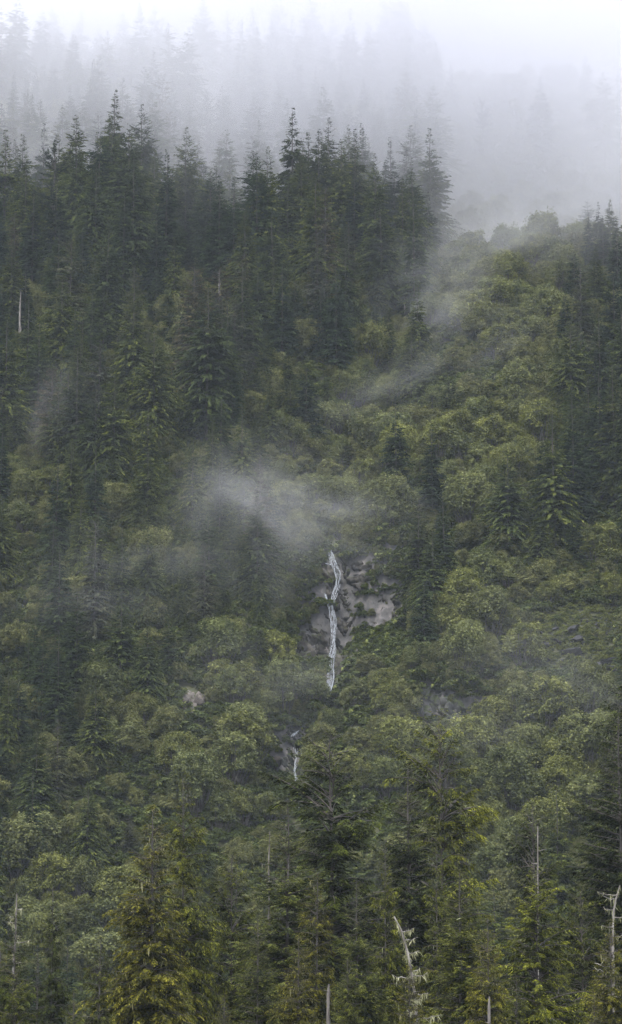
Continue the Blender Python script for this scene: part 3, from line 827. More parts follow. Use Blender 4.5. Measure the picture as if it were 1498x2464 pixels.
# fog-drowned trees of the second crest
FOG = [(35, 172, 25, 1.0), (60, 225, 20, 1.0), (240, 135, 27, 1.2), (415, 195, 25, 1.2), (455, 225, 22, 1.0), (537, 200, 23, .9), (500, 225, 20, 1.0), (670, 192, 22, 1.3), (610, 215, 22, 1.0),
       (375, 18, 18, .9), (190, 38, 18, 1.0), (135, 42, 16, 1.0), (255, 32, 18, 1.1), (330, 40, 14, 1.0), (730, 48, 20, 1.2), (775, 50, 20, .9), (835, 60, 24, 1.1), (890, 60, 24, 1.1), (980, 60, 24, 1.2),
       (545, 36, 16, 1.0), (575, 34, 16, 1.0), (520, 30, 18, 1.1), (690, 52, 16, 1.0), (875, 190, 22, 1.0), (760, 160, 24, 1.1), (1050, 100, 22, .8), (1015, 120, 20, 1.0), (1300, 185, 24, 1.1), (1450, 175, 26, 1.2), (1410, 130, 18, .9),
       (1160, 240, 18, 1.0), (1085, 150, 20, 1.0), (820, 150, 24, 1.1), (905, 270, 18, 1.0), (100, 300, 16, 1.0), (170, 205, 20, 1.0)]
for k, (px, py, h, sx) in enumerate(FOG):
    p = (P_SPR + P_HEM + P_OPEN[:1])[(k * 5 + 1) % 8]
    side = 'left' if px < 500 else ('centre' if px < 1000 else 'right')
    plant(p, px, py, h, sx, 'dark green', None, y0=690, y1=850, name='spruce_tree' if p in P_SPR else 'hemlock_tree', group='conifers fading into the fog along the upper slope')

# ------------------------------------------------------------------ scattered forest
def scatter(x0, x1, y0, y1, sp, seed, jit=.42):
    r = np.random.default_rng(seed)
    xs = np.arange(x0, x1, sp); ys = np.arange(y0, y1, sp)
    A, B = np.meshgrid(xs, ys)
    A = A + (np.arange(len(ys)) % 2)[:, None] * sp / 2
    A = A + r.uniform(-jit, jit, A.shape) * sp; B = B + r.uniform(-jit, jit, B.shape) * sp
    return A.ravel(), B.ravel()
trees = []      # (screen size, kind, proto, loc, s, sx, tone)
def free(x, y, rad):
    for a, b, c_ in placed:
        if (x - a) ** 2 + (y - b) ** 2 < (rad + c_) ** 2: return False
    return True
A, B = scatter(-130, 130, 330, 830, 5.7, 5)
Zs = height(A, B)
qx, qy = project(np.stack([A, B, Zs + 7], -1))
rg = region(qx, qy)
gxb, gyb = project(np.stack([A, B, Zs + 1], -1))
bare = region(gxb, gyb, 0) >= 2
clump = fbm(A / 16, B / 16, 71, 3)
big = fbm(A / 22, B / 22, 81, 2)
rr_ = np.random.default_rng(9)
for i in range(len(A)):
    x, y = A[i], B[i]
    inview = -60 < qx[i] < PW + 60 and -80 < qy[i] < PH + 120
    if not inview and rr_.random() < (0.0 if abs(x) < 100 else .3): continue
    if bare[i] or rg[i] >= 2: continue
    if rg[i] == 1:
        if rr_.random() < .965: continue
        h = rr_.uniform(6, 12)
    else:
        mixed = qx[i] < 780 and qy[i] > 1150
        if rr_.random() < (.2 if mixed else (.26 if qy[i] < 900 else .16)): continue
        h = (12 + 19 * rr_.random() ** (2.0 if qy[i] < 800 else 1.5) + 4 * big[i]) * (.75 if mixed else 1)
        if y < 500: h *= .9
    if qy[i] < 650: h *= 1.12
    # keep tall trees from covering rock and water below-behind them
    tx, ty = project(np.array([x, y, Zs[i] + h]))
    rk = region(np.repeat([tx - 14, tx, tx + 14], 6), np.tile(np.linspace(ty + 4, gyb[i], 6), 3), 0)
    if (rk == 3).any() or (region(np.array([tx]), np.array([ty]), 0) == 2).any():
        continue
    if tx > 1060 and ty < 470: continue
    if 1050 < tx < 1340 and 480 < ty < 880 and h > 8: continue
    if 680 < tx < 1200 and 1640 < ty < 2000 and h > 9: continue
    if region(np.array([tx]), np.array([ty]))[0] == 1 and rr_.random() < .6: continue
    if not free(x, y, 1.2): continue
    u = rr_.random()
    c_ = clump[i]
    if c_ > .25: p = P_SPR[rr_.integers(3)]; tone = (['dark green', 'deep green'] if ty < 1100 else ['deep green', 'olive'])[int(u > .5)]
    elif u < .07: p = P_OLD[rr_.integers(2)]; tone = ['grey green', 'brownish', 'olive'][rr_.integers(3)]; h *= 1.1
    else: p = P_HEM[rr_.integers(4)]; tone = (['deep green', 'olive', 'yellow green', 'dark green'] if ty < 1050 else ['olive', 'yellow green', 'deep green', 'yellow green'])[min(3, int(u * 4.2))]
    if u > .55 and c_ < .25 and rr_.random() < .25: p = P_SPR[rr_.integers(3)]
    s = h / p.H
    trees.append([h / y if inview else 0, p, (x, y, Zs[i] - .3), s, s * rr_.uniform(.85, 1.2) * (1.12 if h < 12 else 1), tone, tx, ty, rr_.random() * 6.28])

# alders: a denser, lower layer
A, B = scatter(-120, 120, 432, 820, 3.7, 6)
for xc, hw, yc, hh, run, reach in CLIFFS:      # shrubs cling to the steps, so sow them closer there
    a_, b_ = np.meshgrid(np.arange(xc - hw * 1.3, xc + hw * 1.3, 2.0), np.arange(yc - run * 1.2, yc + run * 1.2, 1.1))
    A = np.concatenate([A, a_.ravel() + rng.uniform(-.8, .8, a_.size)]); B = np.concatenate([B, b_.ravel() + rng.uniform(-.5, .5, a_.size)])
n_extra = sum(len(np.arange(c_[0] - c_[1] * 1.3, c_[0] + c_[1] * 1.3, 2.0)) * len(np.arange(c_[2] - c_[4] * 1.2, c_[2] + c_[4] * 1.2, 1.1)) for c_ in CLIFFS)
Zs = height(A, B)
qx, qy = project(np.stack([A, B, Zs + 3], -1))
rg = region(qx, qy)
gxb, gyb = project(np.stack([A, B, Zs + .5], -1))
b2 = region(gxb, gyb, 0)
alders = []
for i in range(len(A)):
    x, y = A[i], B[i]
    inview = -60 < qx[i] < PW + 60 and -40 < qy[i] < PH + 100
    if not inview: continue
    ext = i >= len(A) - n_extra
    tuft = ext and b2[i] == 3 and rr_.random() < .13 and abs(x - np.interp(y, GY, GX)) > 2.2
    if (b2[i] >= 2 or rg[i] >= 2) and not tuft: continue
    if rg[i] == 0 and not ext and rr_.random() < (.55 if qx[i] < 780 and qy[i] > 1100 else .7): continue
    p = P_ALD[rr_.integers(4)]
    h = p.H * (.6 + 1.0 * rr_.random() ** 1.4) * (1 if rg[i] == 1 else .85) * (.5 if ext else 1) * (.45 if tuft else 1)
    tx, ty = project(np.array([x, y, Zs[i] + h * 1.05]))
    if not tuft and (region(np.repeat([tx - 13, tx, tx + 13], 5), np.tile(np.linspace(ty, gyb[i], 5), 3), 0) >= 3).any(): continue
    s = h / p.H
    alders.append([h / y * (1.0 if rg[i] == 1 else .5), p, (x, y, Zs[i] - .2), s, s * rr_.uniform(.85, 1.15), ['grey green', 'deep green', 'olive', 'yellow green'][rr_.choice(4, p=[.4, .25, .25, .1])], tx, ty, rr_.random() * 6.28])

# ------------------------------------------------------------------ labels
MARKS = [('the tall waterfall', 800, 1480), ('the lower cascade', 715, 1800), ('the scree', 1350, 1545), ('the ivory snag', 973, 700), ('the twin spruces', 980, 450),
         ('the central crown tree', 742, 360), ('the open crowned hemlock', 285, 320), ('the misty gully', 1040, 740), ('the shaded rock wall', 1060, 1700), ('the pale outcrop', 462, 1690),
         ('the white mist wisp', 560, 1240), ('the lichen hung cedar', 240, 900), ('the bleached cedar', 530, 700), ('the pale stemmed cedar', 1395, 760), ('the left alder patch', 60, 1190),
         ('the lower left alders', 130, 2200), ('the central alder slope', 1080, 1050), ('the lichen draped hemlock', 380, 1950), ('the lone alder slope spruce', 1088, 1080), ('the lowest right alders', 1250, 1900)]
def where(px, py):
    m = min(MARKS, key=lambda q: (q[1] - px) ** 2 + (q[2] - py) ** 2)
    dx, dy = px - m[1], py - m[2]
    d = math.hypot(dx, dy)
    v = 'above' if dy < 0 else 'below'
    hz = 'left of' if dx < 0 else 'right of'
    if abs(dx) > 2.2 * abs(dy): s = hz
    elif abs(dy) > 2.2 * abs(dx): s = v
    else: s = v + ' and ' + hz
    return ('just ' if d < 75 else ('well ' if d > 170 else '')) + s + ' ' + m[0], m[0]
ORD = ['first', 'second', 'third', 'fourth', 'fifth', 'sixth', 'seventh', 'eighth', 'ninth', 'tenth', 'eleventh', 'twelfth']
def label_all(items, noun_of):
    """items: [(object, px, py, words)]"""
    by = {}
    for o, px, py, ws in items:
        wh, mk = where(px, py)
        by.setdefault((ws + ' ' + wh), []).append((px, py, o))
    for base, lst in by.items():
        lst.sort(key=lambda q: q[0])
        if len(lst) == 1:
            lst[0][2]['label'] = base
        else:
            for k, (px, py, o) in enumerate(lst):
                if len(base.split()) > 13:
                    base = base.replace('slim ', '').replace('broad ', '').replace('well ', 'far ')
                if len(base.split()) > 13: base = base.replace('far ', '').replace('just ', '')
                o['label'] = base + ', ' + (ORD[k] if k < 12 else 'farther') + ' from left'

def settle():
    seen = {}
    for o in list(col.objects):
        l_ = o.get('label')
        if not l_ or o.parent: continue
        if l_ in seen:
            x_, y_ = project(np.array(o.location) + np.array([0, 0, 10])); x0_, y0_ = project(np.array(seen[l_].location) + np.array([0, 0, 10]))
            if ', ' in l_:
                o['label'] = l_.replace(', ', ' and ' + ('lower' if y_ > y0_ else 'higher') + ', ', 1) if len(l_.split()) < 15 else l_.replace('tall ', 'lower ' if y_ > y0_ else 'higher ')
        seen.setdefault(o['label'], o)
def build_individuals(lst, cap_of, group_of, nouns):
    lst.sort(key=lambda q: -q[0])
    counts, rest, items = {}, [], []
    for q in lst:
        sp = q[1].species
        if q[0] <= 0 or counts.get(sp, 0) >= cap_of[sp]:
            rest.append(q); continue
        counts[sp] = counts.get(sp, 0) + 1
        root = instance_tree(q[1], q[2], q[3], q[4], q[8], TONES[q[5]])
        tag(root, None, nouns[sp], group_of[sp])
        ratio = q[4] / q[3]
        shape = 'slim' if ratio < .95 else ('broad' if ratio > 1.1 else '')
        size = 'small' if q[3] * q[1].H < (11 if sp != 'alder' else 4.6) else ('tall' if q[3] * q[1].H > (18 if sp != 'alder' else 6.5) else '')
        items.append((root, q[6], q[7], ' '.join(t for t in (size, shape, q[5], sp) if t)))
    label_all(items, None)
    return rest, counts
label_all([(o, a_, b_, 'small scree stone') for o, a_, b_ in stones], None)
fog_items = [(o, *project(np.array(o.location) + np.array([0, 0, 18])), 'fog veiled ' + o.name.split('_')[0]) for o in hand if 'label' not in o]
for o in hand:
    if 'label' not in o:
        px, py = project(np.array(o.location) + np.array([0, 0, 18]))
label_all([(o, float(a), float(b), w_) for o, a, b, w_ in fog_items], None)
n_h = sum(1 for o in hand if o.name.startswith('hemlock')); n_s = sum(1 for o in hand if o.name.startswith('spruce'))
rest_c, cnt = build_individuals(trees, {'hemlock': 280 - n_h, 'spruce': 290 - n_s, 'cedar': 200},
                                {'hemlock': 'hemlocks over the mountainside', 'spruce': 'spruces over the mountainside', 'cedar': 'old thin cedars over the mountainside'},
                                {'hemlock': 'tree', 'spruce': 'tree', 'cedar': 'tree'})
rest_a, cnt2 = build_individuals(alders, {'alder': 290}, {'alder': 'alders over the mountainside'}, {'alder': 'tree'})
print('trees', cnt, len(rest_c), 'alders', cnt2, len(rest_a))

def stuff(name, label, lst, protos_obj, idx_of, color=(1, 1, 1)):
    """one object that carries what is past counting, one copy per point"""
    me = bpy.data.meshes.new(name)
    n = len(lst)
    me.vertices.add(n); me.vertices.foreach_set('co', np.array([q[2] for q in lst], np.float32).ravel())
    a = me.attributes.new('rot', 'FLOAT_VECTOR', 'POINT'); a.data.foreach_set('vector', np.array([(0, 0, q[8]) for q in lst], np.float32).ravel())
    a = me.attributes.new('scl', 'FLOAT_VECTOR', 'POINT'); a.data.foreach_set('vector', np.array([(q[4], q[4], q[3]) for q in lst], np.float32).ravel())
    a = me.attributes.new('idx', 'INT', 'POINT'); a.data.foreach_set('value', np.array([idx_of(q) for q in lst], np.int32))
    o = link(name, me); tag(o, label, None, None, 'stuff'); o.color = (*color, 1)
    g = bpy.data.node_groups.new(name, 'GeometryNodeTree')
    g.interface.new_socket('Geometry', in_out='INPUT', socket_type='NodeSocketGeometry')
    g.interface.new_socket('Geometry', in_out='OUTPUT', socket_type='NodeSocketGeometry')
    gi_ = g.nodes.new('NodeGroupInput'); go = g.nodes.new('NodeGroupOutput')
    iop = g.nodes.new('GeometryNodeInstanceOnPoints'); iop.inputs['Pick Instance'].default_value = True
    jn = g.nodes.new('GeometryNodeJoinGeometry')
    for po in reversed(protos_obj):
        inf = g.nodes.new('GeometryNodeObjectInfo'); inf.inputs['Object'].default_value = po; inf.inputs['As Instance'].default_value = True
        g.links.new(inf.outputs['Geometry'], jn.inputs[0])
    g.links.new(jn.outputs[0], iop.inputs['Instance'])
    g.links.new(gi_.outputs[0], iop.inputs['Points'])
    for nm, dt, sk in (('rot', 'FLOAT_VECTOR', 'Rotation'), ('scl', 'FLOAT_VECTOR', 'Scale'), ('idx', 'INT', 'Instance Index')):
        na = g.nodes.new('GeometryNodeInputNamedAttribute'); na.data_type = dt; na.inputs['Name'].default_value = nm
        g.links.new(na.outputs[0], iop.inputs[sk])
    g.links.new(iop.outputs[0], go.inputs[0])
    md = o.modifiers.new('copies', 'NODES'); md.node_group = g
    return o
def crown_of(me):
    return next(o for o in col.objects if o.data is me)
if rest_a:
    cr = [crown_of(p.crown) for p in P_ALD]
    stuff('alder_undergrowth', 'pale green alder leaves filling the gaps over the slope', rest_a, cr, lambda q: P_ALD.index(q[1]))
if rest_c:
    allp = [p for p in P_HEM + P_SPR + P_OLD if any(o.data is p.crown for o in col.objects)]
    cr = [crown_of(p.crown) for p in allp]
    stuff('conifer_woods', 'dark conifer woods filling the far slope and its flanks', rest_c, cr, lambda q: allp.index(q[1]), (.85, .9, .85))

# low plants over the ground
bush = []
for k, p in enumerate(P_BUSH):
    b = hit((1300, 1370, 1440)[k], (1500, 1600, 1540)[k])
    o = instance_tree(p, b, 1, 1, 0, (1, 1, 1), 'salmonberry_bush')
    tag(o, ['low leafy bush at the upper edge of the right meadow', 'low leafy bush below the scree in the right meadow', 'tuft of yellowish meadow herbs right of the scree'][k], 'bush')
    bush.append(next(c_ for c_ in col.objects if c_.data is p.crown))
A, B = scatter(-75, 75, 425, 800, 2.2, 12)
A2, B2 = scatter(-75, 75, 425, 800, 2.2, 13)
A = np.concatenate([A, A2]); B = np.concatenate([B, B2])
for xc, hw, yc, hh, run, reach in CLIFFS:
    a_, b_ = np.meshgrid(np.arange(xc - hw * 1.3, xc + hw * 1.3, 1.1), np.arange(yc - run * 1.2, yc + run * 1.2, .6))
    A = np.concatenate([A, a_.ravel() + rng.uniform(-.5, .5, a_.size)]); B = np.concatenate([B, b_.ravel() + rng.uniform(-.3, .3, a_.size)])
A2, B2 = scatter(36, 62, 485, 520, .7, 14)
A = np.concatenate([A, A2]); B = np.concatenate([B, B2])
Zs = height(A, B)
qx, qy = project(np.stack([A, B, Zs], -1))
rg = region(qx, qy, 0)
low = []
for i in range(len(A)):
    if not (-50 < qx[i] < PW + 50 and 0 < qy[i] < PH + 100): continue
    if rg[i] == 3: continue
    s = rr_.uniform(.7, 1.4) * (rr_.uniform(.3, .6) if rg[i] == 2 else 1)
    k = rr_.integers(2) if rg[i] != 2 or rr_.random() < .15 else 2
    low.append([0, k, (A[i], B[i], Zs[i] - .1), s, s * 1.1, None, 0, 0, rr_.random() * 6.28])
stuff('undergrowth', 'low shrubs and ferns covering the ground between the trees', low, bush, lambda q: q[1], (.85, .95, .85))

exec_marker = 'near'
# ------------------------------------------------------------------ near trees
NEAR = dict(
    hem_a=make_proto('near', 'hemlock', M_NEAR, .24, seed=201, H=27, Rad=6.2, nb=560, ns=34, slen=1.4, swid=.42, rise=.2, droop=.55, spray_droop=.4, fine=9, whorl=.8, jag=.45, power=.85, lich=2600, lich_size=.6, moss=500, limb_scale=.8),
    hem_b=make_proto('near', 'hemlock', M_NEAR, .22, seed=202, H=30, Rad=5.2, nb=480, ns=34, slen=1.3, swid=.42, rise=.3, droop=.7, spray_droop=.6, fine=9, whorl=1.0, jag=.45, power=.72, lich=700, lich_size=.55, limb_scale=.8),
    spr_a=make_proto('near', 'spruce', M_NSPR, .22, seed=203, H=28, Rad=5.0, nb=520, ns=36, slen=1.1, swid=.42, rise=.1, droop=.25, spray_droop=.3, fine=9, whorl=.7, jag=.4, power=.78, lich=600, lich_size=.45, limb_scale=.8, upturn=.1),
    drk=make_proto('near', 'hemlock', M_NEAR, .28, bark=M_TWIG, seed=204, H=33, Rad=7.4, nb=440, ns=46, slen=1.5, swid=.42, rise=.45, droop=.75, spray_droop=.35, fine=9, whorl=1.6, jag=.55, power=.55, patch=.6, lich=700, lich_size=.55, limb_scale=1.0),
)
def near(key, px, py, y, sx, tone, label, rz=None, tilt=(0, 0)):
    p = NEAR[key]
    return plant(p, px, py, 0, sx, tone, label, y=y, rz=rz, tilt=tilt)
TONES.update({'lime': (.92, .98, .85), 'shadow green': (.32, .40, .42), 'mossy': (.95, .9, .8), 'plain': (.66, .72, .75)})
near('hem_a', 372, 1925, 182, 1.0, 'mossy', 'broad foreground hemlock draped all over with pale lichen, bottom left')
near('hem_b', 447, 1850, 196, .8, 'lime', 'yellow green drooping hemlock rising behind the lichen draped one')
near('spr_a', 690, 1915, 190, 1.2, 'plain', 'foreground tree with lichen tufts on its upper stem left of the dark hemlock')
near('drk', 800, 1755, 210, 1.0, 'shadow green', 'darkest foreground hemlock with long layered boughs at the centre')
near('drk', 1062, 1705, 224, .72, 'lime', 'pointed foreground hemlock with separate drooping moss green boughs')
near('spr_a', 985, 1830, 205, 1.05, 'shadow green', 'dense dark foreground spruce between the darkest hemlock and the pointed one')
near('hem_b', 926, 2020, 186, .62, 'lime', 'slim foreground hemlock with its thin stem showing, left of a similar one')
near('hem_b', 1048, 2015, 190, .6, 'plain', 'slim darker foreground hemlock standing below the pointed hemlock')
near('spr_a', 1108, 2080, 170, 1.25, 'lime', 'bright foreground spruce with a mottled stem right of the lichen snag')
near('drk', 1284, 1925, 214, .6, 'shadow green', 'dark narrow hemlock behind the pale dead top at lower right')
near('drk', 1290, 2090, 178, .95, 'lime', 'wide foreground hemlock with yellow mossy shelves of boughs at lower right')
near('hem_a', 1175, 2190, 166, .8, 'mossy', 'mossy foreground hemlock between the bright spruce and the wide shelved one')
near('hem_b', 1520, 1535, 232, 1.15, 'shadow green', 'very tall dark hemlock cut by the right edge')
near('spr_a', 1490, 1700, 222, 1.1, 'shadow green', 'dark spruce in front of the very tall hemlock at the right edge')
near('hem_a', 1470, 2200, 166, .9, 'mossy', 'lichen hung hemlock around the broken grey top in the lower right corner')
near('hem_b', 130, 2115, 205, .55, 'shadow green', 'narrow dark hemlock against the pale alders in the lower left')
near('hem_a', 40, 2190, 175, .85, 'shadow green', 'dark lichen spotted hemlock in the lower left corner')
near('drk', 560, 2050, 200, .7, 'plain', 'dim hemlock filling the gap between the two lichen draped trees')
near('spr_a', 860, 2110, 180, 1.0, 'plain', 'plain foreground spruce below the darkest hemlock')
near('hem_b', 760, 2080, 184, .9, 'mossy', 'olive foreground hemlock just right of the lichen tufted tree')
near('hem_a', 985, 2310, 153, .95, 'mossy', 'mossy hemlock with orange tinged boughs round the foot of the lichen snag')
near('drk', 1400, 2130, 190, .8, 'plain', 'plain green hemlock between the shelved hemlock and the broken grey top')
near('hem_b', 240, 2230, 176, .9, 'plain', 'olive hemlock left of the broad lichen draped one near the bottom edge')
near('spr_a', 620, 2190, 172, .9, 'plain', 'small topped foreground spruce right of the broad lichen draped hemlock')
near('drk', 40, 2330, 165, .7, 'plain', 'low hemlock top in the very corner at lower left')
for k, (px, py, y, sx, key) in enumerate([(330, 2240, 200, .9, "hem_b"), (480, 2180, 214, .9, "drk"), (720, 2240, 168, .9, "hem_a"), (840, 2290, 176, 1.0, "hem_b"), (930, 2200, 214, 1.1, "spr_a"), (1060, 2300, 190, 1.0, "drk"), (1240, 2330, 158, .8, "hem_b"), (1340, 2280, 186, 1.0, "spr_a"), (1430, 2380, 160, .9, "hem_a"), (180, 2370, 160, .9, "hem_a"), (90, 2290, 210, 1.0, "hem_b"), (540, 2380, 160, .9, "spr_a"), (640, 2330, 205, 1.2, "drk"), (1130, 2250, 224, 1.2, "drk"), (0, 2260, 225, 1.2, "hem_b")]):
    near(key, px, py, y, sx, ["plain", "shadow green", "mossy"][k % 3], None)
label_all([(o, *map(float, project(np.array(o.location) + np.array([0, 0, 18]))), 'filling foreground ' + o.name.split('_')[0]) for o in hand if 'label' not in o], None)

# ------------------------------------------------------------------ snags
def snag(px, py, h, r0, label, y=None, broken=.25, nbr=8, blen=1.2, bend=.2, y0=300., y1=860., lich=0, name='dead_tree', m=None, up=.3, lean=0.0, shape=None):
    if y is None:
        b = hit(px, py, h, y0, y1)
    else:
        d = ray(px, py); b = np.array([d[0] * y, y, float(height(d[0] * y, y)) - .2]); vis = h; h = CAMZ + d[2] * y - b[2]
    r = np.random.default_rng(int(px * 7 + py))
    m = m or M_SNAG
    root = tag(empty(name, tuple(b)), label, 'dead tree')
    k = 22; s = np.linspace(0, 1, k)
    lo = .35 if y is None else max(.35, 1 - .9 * vis / h)
    if shape is None:
        ox = np.cumsum(r.normal(size=k)) * bend * .12 + lean * s * h
    else:
        ox = np.interp(s, *zip(*shape))
    P = np.stack([ox, np.cumsum(r.normal(size=k)) * bend * .1, s * h], -1)
    rad = r0 * (1 - s * (1 - broken)) * (1 + .25 * r.normal(size=k) * .5)
    rad[-1] *= .35
    V, F = tube(P, np.maximum(rad, .03), 8, .35, r)
    link('trunk', new_mesh('snag_trunk', V, F, [m], smooth=True), root)
    paths = []
    for q in range(nbr):
        t = r.uniform(lo, .98); a = r.random() * 6.28
        p0 = np.array([np.interp(t, s, P[:, 0]), np.interp(t, s, P[:, 1]), t * h])
        L = blen * (1.3 - t * .8) * r.uniform(.5, 1.2)
        ss = np.linspace(0, 1, 7)[:, None]
        pth = p0 + np.array([math.cos(a), math.sin(a), 0]) * L * ss + np.array([0, 0, 1.0]) * L * (up * ss ** 2 - .15 * ss) + r.normal(size=(7, 3)) * L * .025
        v, f = tube(pth, np.linspace(max(.035, r0 * .22), .012, 7), 5)
        link('branch', new_mesh('snag_branch', v, f, [m], smooth=True), root)
        paths.append(pth)
    if lich:
        tp = [np.stack([np.interp(np.linspace(lo, 1, 7), s, P[:, 0]), np.interp(np.linspace(lo, 1, 7), s, P[:, 1]), np.linspace(lo, 1, 7) * h], -1)]
        tag(link('lichen', lichen_mesh('snag_lichen', paths + tp * max(3, nbr // 3), 77, lich * 3, .26, (0, 1)), root), kind='stuff')
    return root
snag(974, 638, 15.5, .3, 'tall ivory dead trunk at the right flank of the conifer ridge', y0=540, y1=640, nbr=10, blen=1.2)
snag(528, 655, 12, .3, 'pale bare spike above the bleached cedar near the centre', y0=500, y1=640, nbr=6)
snag(50, 700, 13, .32, 'pale leaning dead trunk by the left edge in the upper half', y0=480, y1=640, nbr=10)
snag(662, 740, 11, .28, 'grey dead stem with twisted limbs left of centre', y0=480, y1=620, nbr=14, blen=2.0)
snag(685, 850, 7, .24, 'short bright dead stub just above the bright central hemlock', y0=480, y1=620, nbr=4)
snag(360, 560, 12, .2, 'thin reddish bare stem between dark conifers upper left', y0=500, y1=660, nbr=8, m=M_BARK)
snag(780, 660, 10, .25, 'grey dead stem half hidden on the dark slope at the centre', y0=500, y1=640, nbr=6)
snag(565, 750, 11, .22, 'thin grey dead stem right of the bleached cedar', y0=480, y1=620, nbr=8)
snag(515, 870, 5, .2, 'short forked pale stub below the bleached cedar', y0=460, y1=620, nbr=5)
snag(135, 820, 10, .25, 'brownish dead top with drooping twigs on the left slope', y0=460, y1=620, nbr=18, blen=1.6, m=M_BARK, up=-.4)
snag(1395, 745, 12, .26, 'pale dead stem in front of the old cedar at upper right', y0=470, y1=620, nbr=6)
snag(315, 880, 9, .2, 'thin grey dead pole right of the lichen hung cedar', y0=460, y1=600, nbr=5)
snag(790, 2368, 5, .13, 'grey barkless stump post at the bottom edge left of centre', y=168, nbr=3, blen=.8, broken=.75)
snag(1170, 2398, 4, .12, 'splintered grey stub with green tuft at the bottom edge right of centre', y=160, nbr=3, blen=.9, broken=.6)
snag(1286, 1988, 5, .15, 'pale dead top rising from the wide shelved hemlock lower right', y=181, nbr=5, blen=1.0, broken=.15)
snag(1472, 2130, 8, .15, 'broken grey top with bent limbs in the lower right corner', y=170, nbr=12, blen=2.0, broken=.3, lich=120, shape=[(0, 0), (.8, 0), (.93, .1), (1, .5)])
snag(985, 2205, 8, .15, 'crooked lichen covered snag with a bare broken arm, bottom centre right', y=158, nbr=16, blen=1.6, broken=.35, lich=420, shape=[(0, .3), (.7, .35), (.85, 0), (.95, -.4), (1, -.8)])
snag(40, 2150, 5, .17, 'thin bleached spike hung with lichen near the lower left corner', y=178, nbr=8, blen=1.3, lich=90)
snag(650, 2000, 4, .17, 'pale upper stem of the lichen tufted foreground tree', y=191, nbr=5, blen=1.0, lich=60)

# bare branched spire with upswept boughs on the ridge
def spire(px, py, h, label):
    b = hit(px, py, h, 600, 700)
    r = np.random.default_rng(5)
    root = tag(empty('dead_tree', tuple(b)), label, 'dead tree')
    k = 14; s = np.linspace(0, 1, k)
    V, F = tube(np.stack([.1 * np.sin(s * 5), 0 * s, s * h], -1), .34 * (1 - s) + .04, 7)
    link('trunk', new_mesh('spire_trunk', V, F, [M_TWIG], smooth=True), root)
    for q in range(46):
        t = 1 - (q + .5) / 46 * .62; a = q * 2.4 + r.random()
        L = 3.9 * (1 - t) ** .62 * r.uniform(.55, 1.1) * 1.45
        ss = np.linspace(0, 1, 8)[:, None]
        d = np.array([math.cos(a), math.sin(a), 0])
        pth = np.array([0, 0, t * h]) + d * L * ss + np.array([0, 0, 1.0]) * L * (-.22 * ss + .5 * ss ** 2.5)
        parts = [tube(pth, np.linspace(.09, .025, 8), 4)]
        for e in range(int(4 + L * 3.5)):
            u = r.uniform(.25, 1); p0 = np.array([np.interp(u, ss[:, 0], pth[:, c_]) for c_ in range(3)])
            dd = d * r.uniform(.3, 1) + np.array([-d[1], d[0], 0]) * r.uniform(-1, 1) + np.array([0, 0, r.uniform(-.5, .5)])
            parts.append(tube(np.stack([p0, p0 + dd * .28, p0 + dd * .5 + np.array([0, 0, .06])]), [.035, .025, .01], 3))
        v, f, _ = merge(parts)
        link('branch', new_mesh('spire_branch', v, f, [M_TWIG]), root)
spire(845, 247, 25, 'nearly bare brown spire with upswept branches against the fog')

# ------------------------------------------------------------------ air: haze, cloud and mist
def box(name, x0, x1, y0, y1, z0, z1, material):
    V = np.array([(x, y, z) for z in (z0, z1) for y in (y0, y1) for x in (x0, x1)], float)
    F = np.array([(0, 2, 3, 1), (4, 5, 7, 6), (0, 1, 5, 4), (2, 6, 7, 3), (0, 4, 6, 2), (1, 3, 7, 5)])
    return link(name, new_mesh(name, V, F, [material]))
HAZE = 0.00007
m, n = mat('haze_air')
pv = N(n, 'ShaderNodeVolumePrincipled'); pv.inputs['Density'].default_value = HAZE; pv.inputs['Color'].default_value = (.80, .90, 1.0, 1)
o_ = N(n, 'ShaderNodeOutputMaterial'); n.links.new(pv.outputs[0], o_.inputs['Volume'])
haze = box('haze', -3050, 3050, -850, 4050, -70, 420, m)
tag(haze, 'thin even bluish haze over the whole mountainside', None, None, 'stuff')

def cloud_material():
    m, n = mat('cloud_bank'); L = n.links.new
    geo = N(n, 'ShaderNodeNewGeometry'); sp = N(n, 'ShaderNodeSeparateXYZ'); L(geo.outputs['Position'], sp.inputs[0])
    no = N(n, 'ShaderNodeTexNoise'); no.inputs['Scale'].default_value = .02; no.inputs['Detail'].default_value = 5; no.inputs['Roughness'].default_value = .55
    L(geo.outputs['Position'], no.inputs['Vector'])
    def M(op, a, b=None, c_=None):
        x = N(n, 'ShaderNodeMath', operation=op)
        for k, v in enumerate((a, b, c_)):
            if v is None: continue
            if isinstance(v, (int, float)): x.inputs[k].default_value = v
            else: L(v, x.inputs[k])
        return x.outputs[0]
    # depth into the bank: grows with distance and height, starts a little nearer over the right hand gully
    f = M('MULTIPLY_ADD', sp.outputs['Z'], .35, sp.outputs['Y'])
    f = M('MULTIPLY_ADD', sp.outputs['X'], .5, f)
    f = M('MULTIPLY_ADD', no.outputs['Fac'], 150.0, f)
    f = M('SUBTRACT', f, 40.0)
    mr = N(n, 'ShaderNodeMapRange'); mr.interpolation_type = 'SMOOTHSTEP'
    L(f, mr.inputs['Value'])
    mr.inputs['From Min'].default_value = 716; mr.inputs['From Max'].default_value = 935
    mr.inputs['To Min'].default_value = 0; mr.inputs['To Max'].default_value = .024
    pv = N(n, 'ShaderNodeVolumePrincipled'); pv.inputs['Color'].default_value = (.945, .95, .985, 1)
    L(mr.outputs[0], pv.inputs['Density'])
    o = N(n, 'ShaderNodeOutputMaterial'); L(pv.outputs[0], o.inputs['Volume'])
    return m
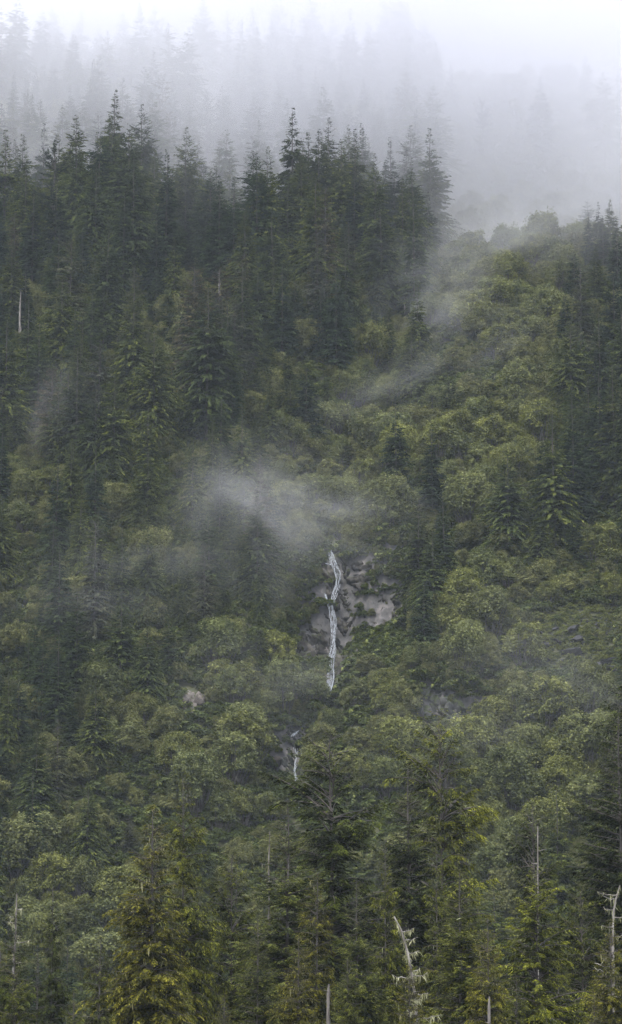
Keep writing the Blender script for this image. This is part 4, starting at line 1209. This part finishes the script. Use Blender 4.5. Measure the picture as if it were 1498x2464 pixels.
M_CLOUD = cloud_material()
cloud = box('cloud', -210, 210, 600, 860, 130, 372, M_CLOUD)
tag(cloud, 'thick pale cloud bank swallowing the upper forest', None, None, 'stuff')

def mist_material(name, dens, seed, stretch=(1, 1, 1)):
    m, n = mat(name); L = n.links.new
    tc = N(n, 'ShaderNodeTexCoord')
    ln = N(n, 'ShaderNodeVectorMath', operation='LENGTH'); L(tc.outputs['Object'], ln.inputs[0])
    mp = N(n, 'ShaderNodeMapping'); mp.inputs['Location'].default_value = (seed * 3.1, seed * 1.7, seed); mp.inputs['Scale'].default_value = stretch
    L(tc.outputs['Object'], mp.inputs['Vector'])
    no = N(n, 'ShaderNodeTexNoise'); no.inputs['Scale'].default_value = 2.0; no.inputs['Detail'].default_value = 6; no.inputs['Roughness'].default_value = .62
    no.inputs['Distortion'].default_value = .6
    L(mp.outputs[0], no.inputs['Vector'])
    mr = N(n, 'ShaderNodeMapRange'); mr.interpolation_type = 'SMOOTHSTEP'; L(no.outputs['Fac'], mr.inputs['Value'])
    mr.inputs['From Min'].default_value = .40; mr.inputs['From Max'].default_value = .75; mr.inputs['To Max'].default_value = dens * 2.2
    e = N(n, 'ShaderNodeMapRange'); e.interpolation_type = 'SMOOTHERSTEP'; L(ln.outputs['Value'], e.inputs['Value'])
    e.inputs['From Min'].default_value = 1.0; e.inputs['From Max'].default_value = 0.0
    x = N(n, 'ShaderNodeMath', operation='MULTIPLY'); L(mr.outputs[0], x.inputs[0]); L(e.outputs[0], x.inputs[1])
    pv = N(n, 'ShaderNodeVolumePrincipled'); pv.inputs['Color'].default_value = (.96, .97, 1.0, 1); L(x.outputs[0], pv.inputs['Density'])
    o = N(n, 'ShaderNodeOutputMaterial'); L(pv.outputs[0], o.inputs['Volume'])
    return m
_ico = None
def mist(px, py, w, h, depth, opac, seed, label, rot=0.0, front=4.0):
    """a wisp hanging over the slope at that point: w, h half sizes in view units, depth half size in metres"""
    import bmesh
    b = hit(px, py, 12.0)
    m_per = b[1] * 2 * TV / PH
    bm = bmesh.new(); bmesh.ops.create_icosphere(bm, subdivisions=3, radius=1.0)
    me = bpy.data.meshes.new('mist'); bm.to_mesh(me); bm.free()
    me.materials.append(mist_material('mist_air', opac / depth, seed))
    o = link('mist', me); d = ray(px, py)
    y = b[1] - depth * .5
    o.location = (d[0] * y, y, CAMZ + d[2] * y); o.scale = (w * m_per, depth, h * m_per); o.rotation_euler = (0, rot, 0)
    tag(o, label, None, None, 'stuff')
mist(600, 1250, 270, 330, 20, .23, 1, 'white mist wisp drifting left of the top of the waterfall', rot=-.25)
mist(760, 1230, 420, 200, 22, 0.182, 2, 'faint veil of mist around the waterfall', rot=.25)
mist(1050, 715, 260, 170, 16, .20, 3, 'pocket of mist in the upper gully beside the ivory snag', rot=-.5)
mist(1200, 560, 480, 150, 30, 0.240, 4, 'low cloud edge resting on the upper alder slope', rot=-.2)
mist(130, 990, 140, 220, 14, 0.068, 5, 'thin smoke like wisp on the dark left slope', rot=.25)
mist(1400, 1600, 520, 260, 24, .06, 6, 'pale veil of mist over the right meadow', rot=.2)
mist(640, 1660, 420, 200, 18, 0.063, 7, 'faint mist above the lower cascade')
mist(1100, 1740, 420, 170, 18, 0.045, 8, 'bluish mist in front of the shaded rock wall', rot=-.3)
mist(560, 430, 560, 170, 30, 0.240, 9, 'fog tongue sliding between the crest trees')
mist(310, 1380, 460, 200, 18, 0.072, 10, 'faint veil over the left hemlocks', rot=-.2)
mist(1020, 900, 460, 130, 18, 0.090, 11, 'thin mist along the upper right gully', rot=-.5)
mist(150, 430, 420, 180, 26, 0.256, 12, 'fog drifting behind the crooked dark hemlock')
settle()
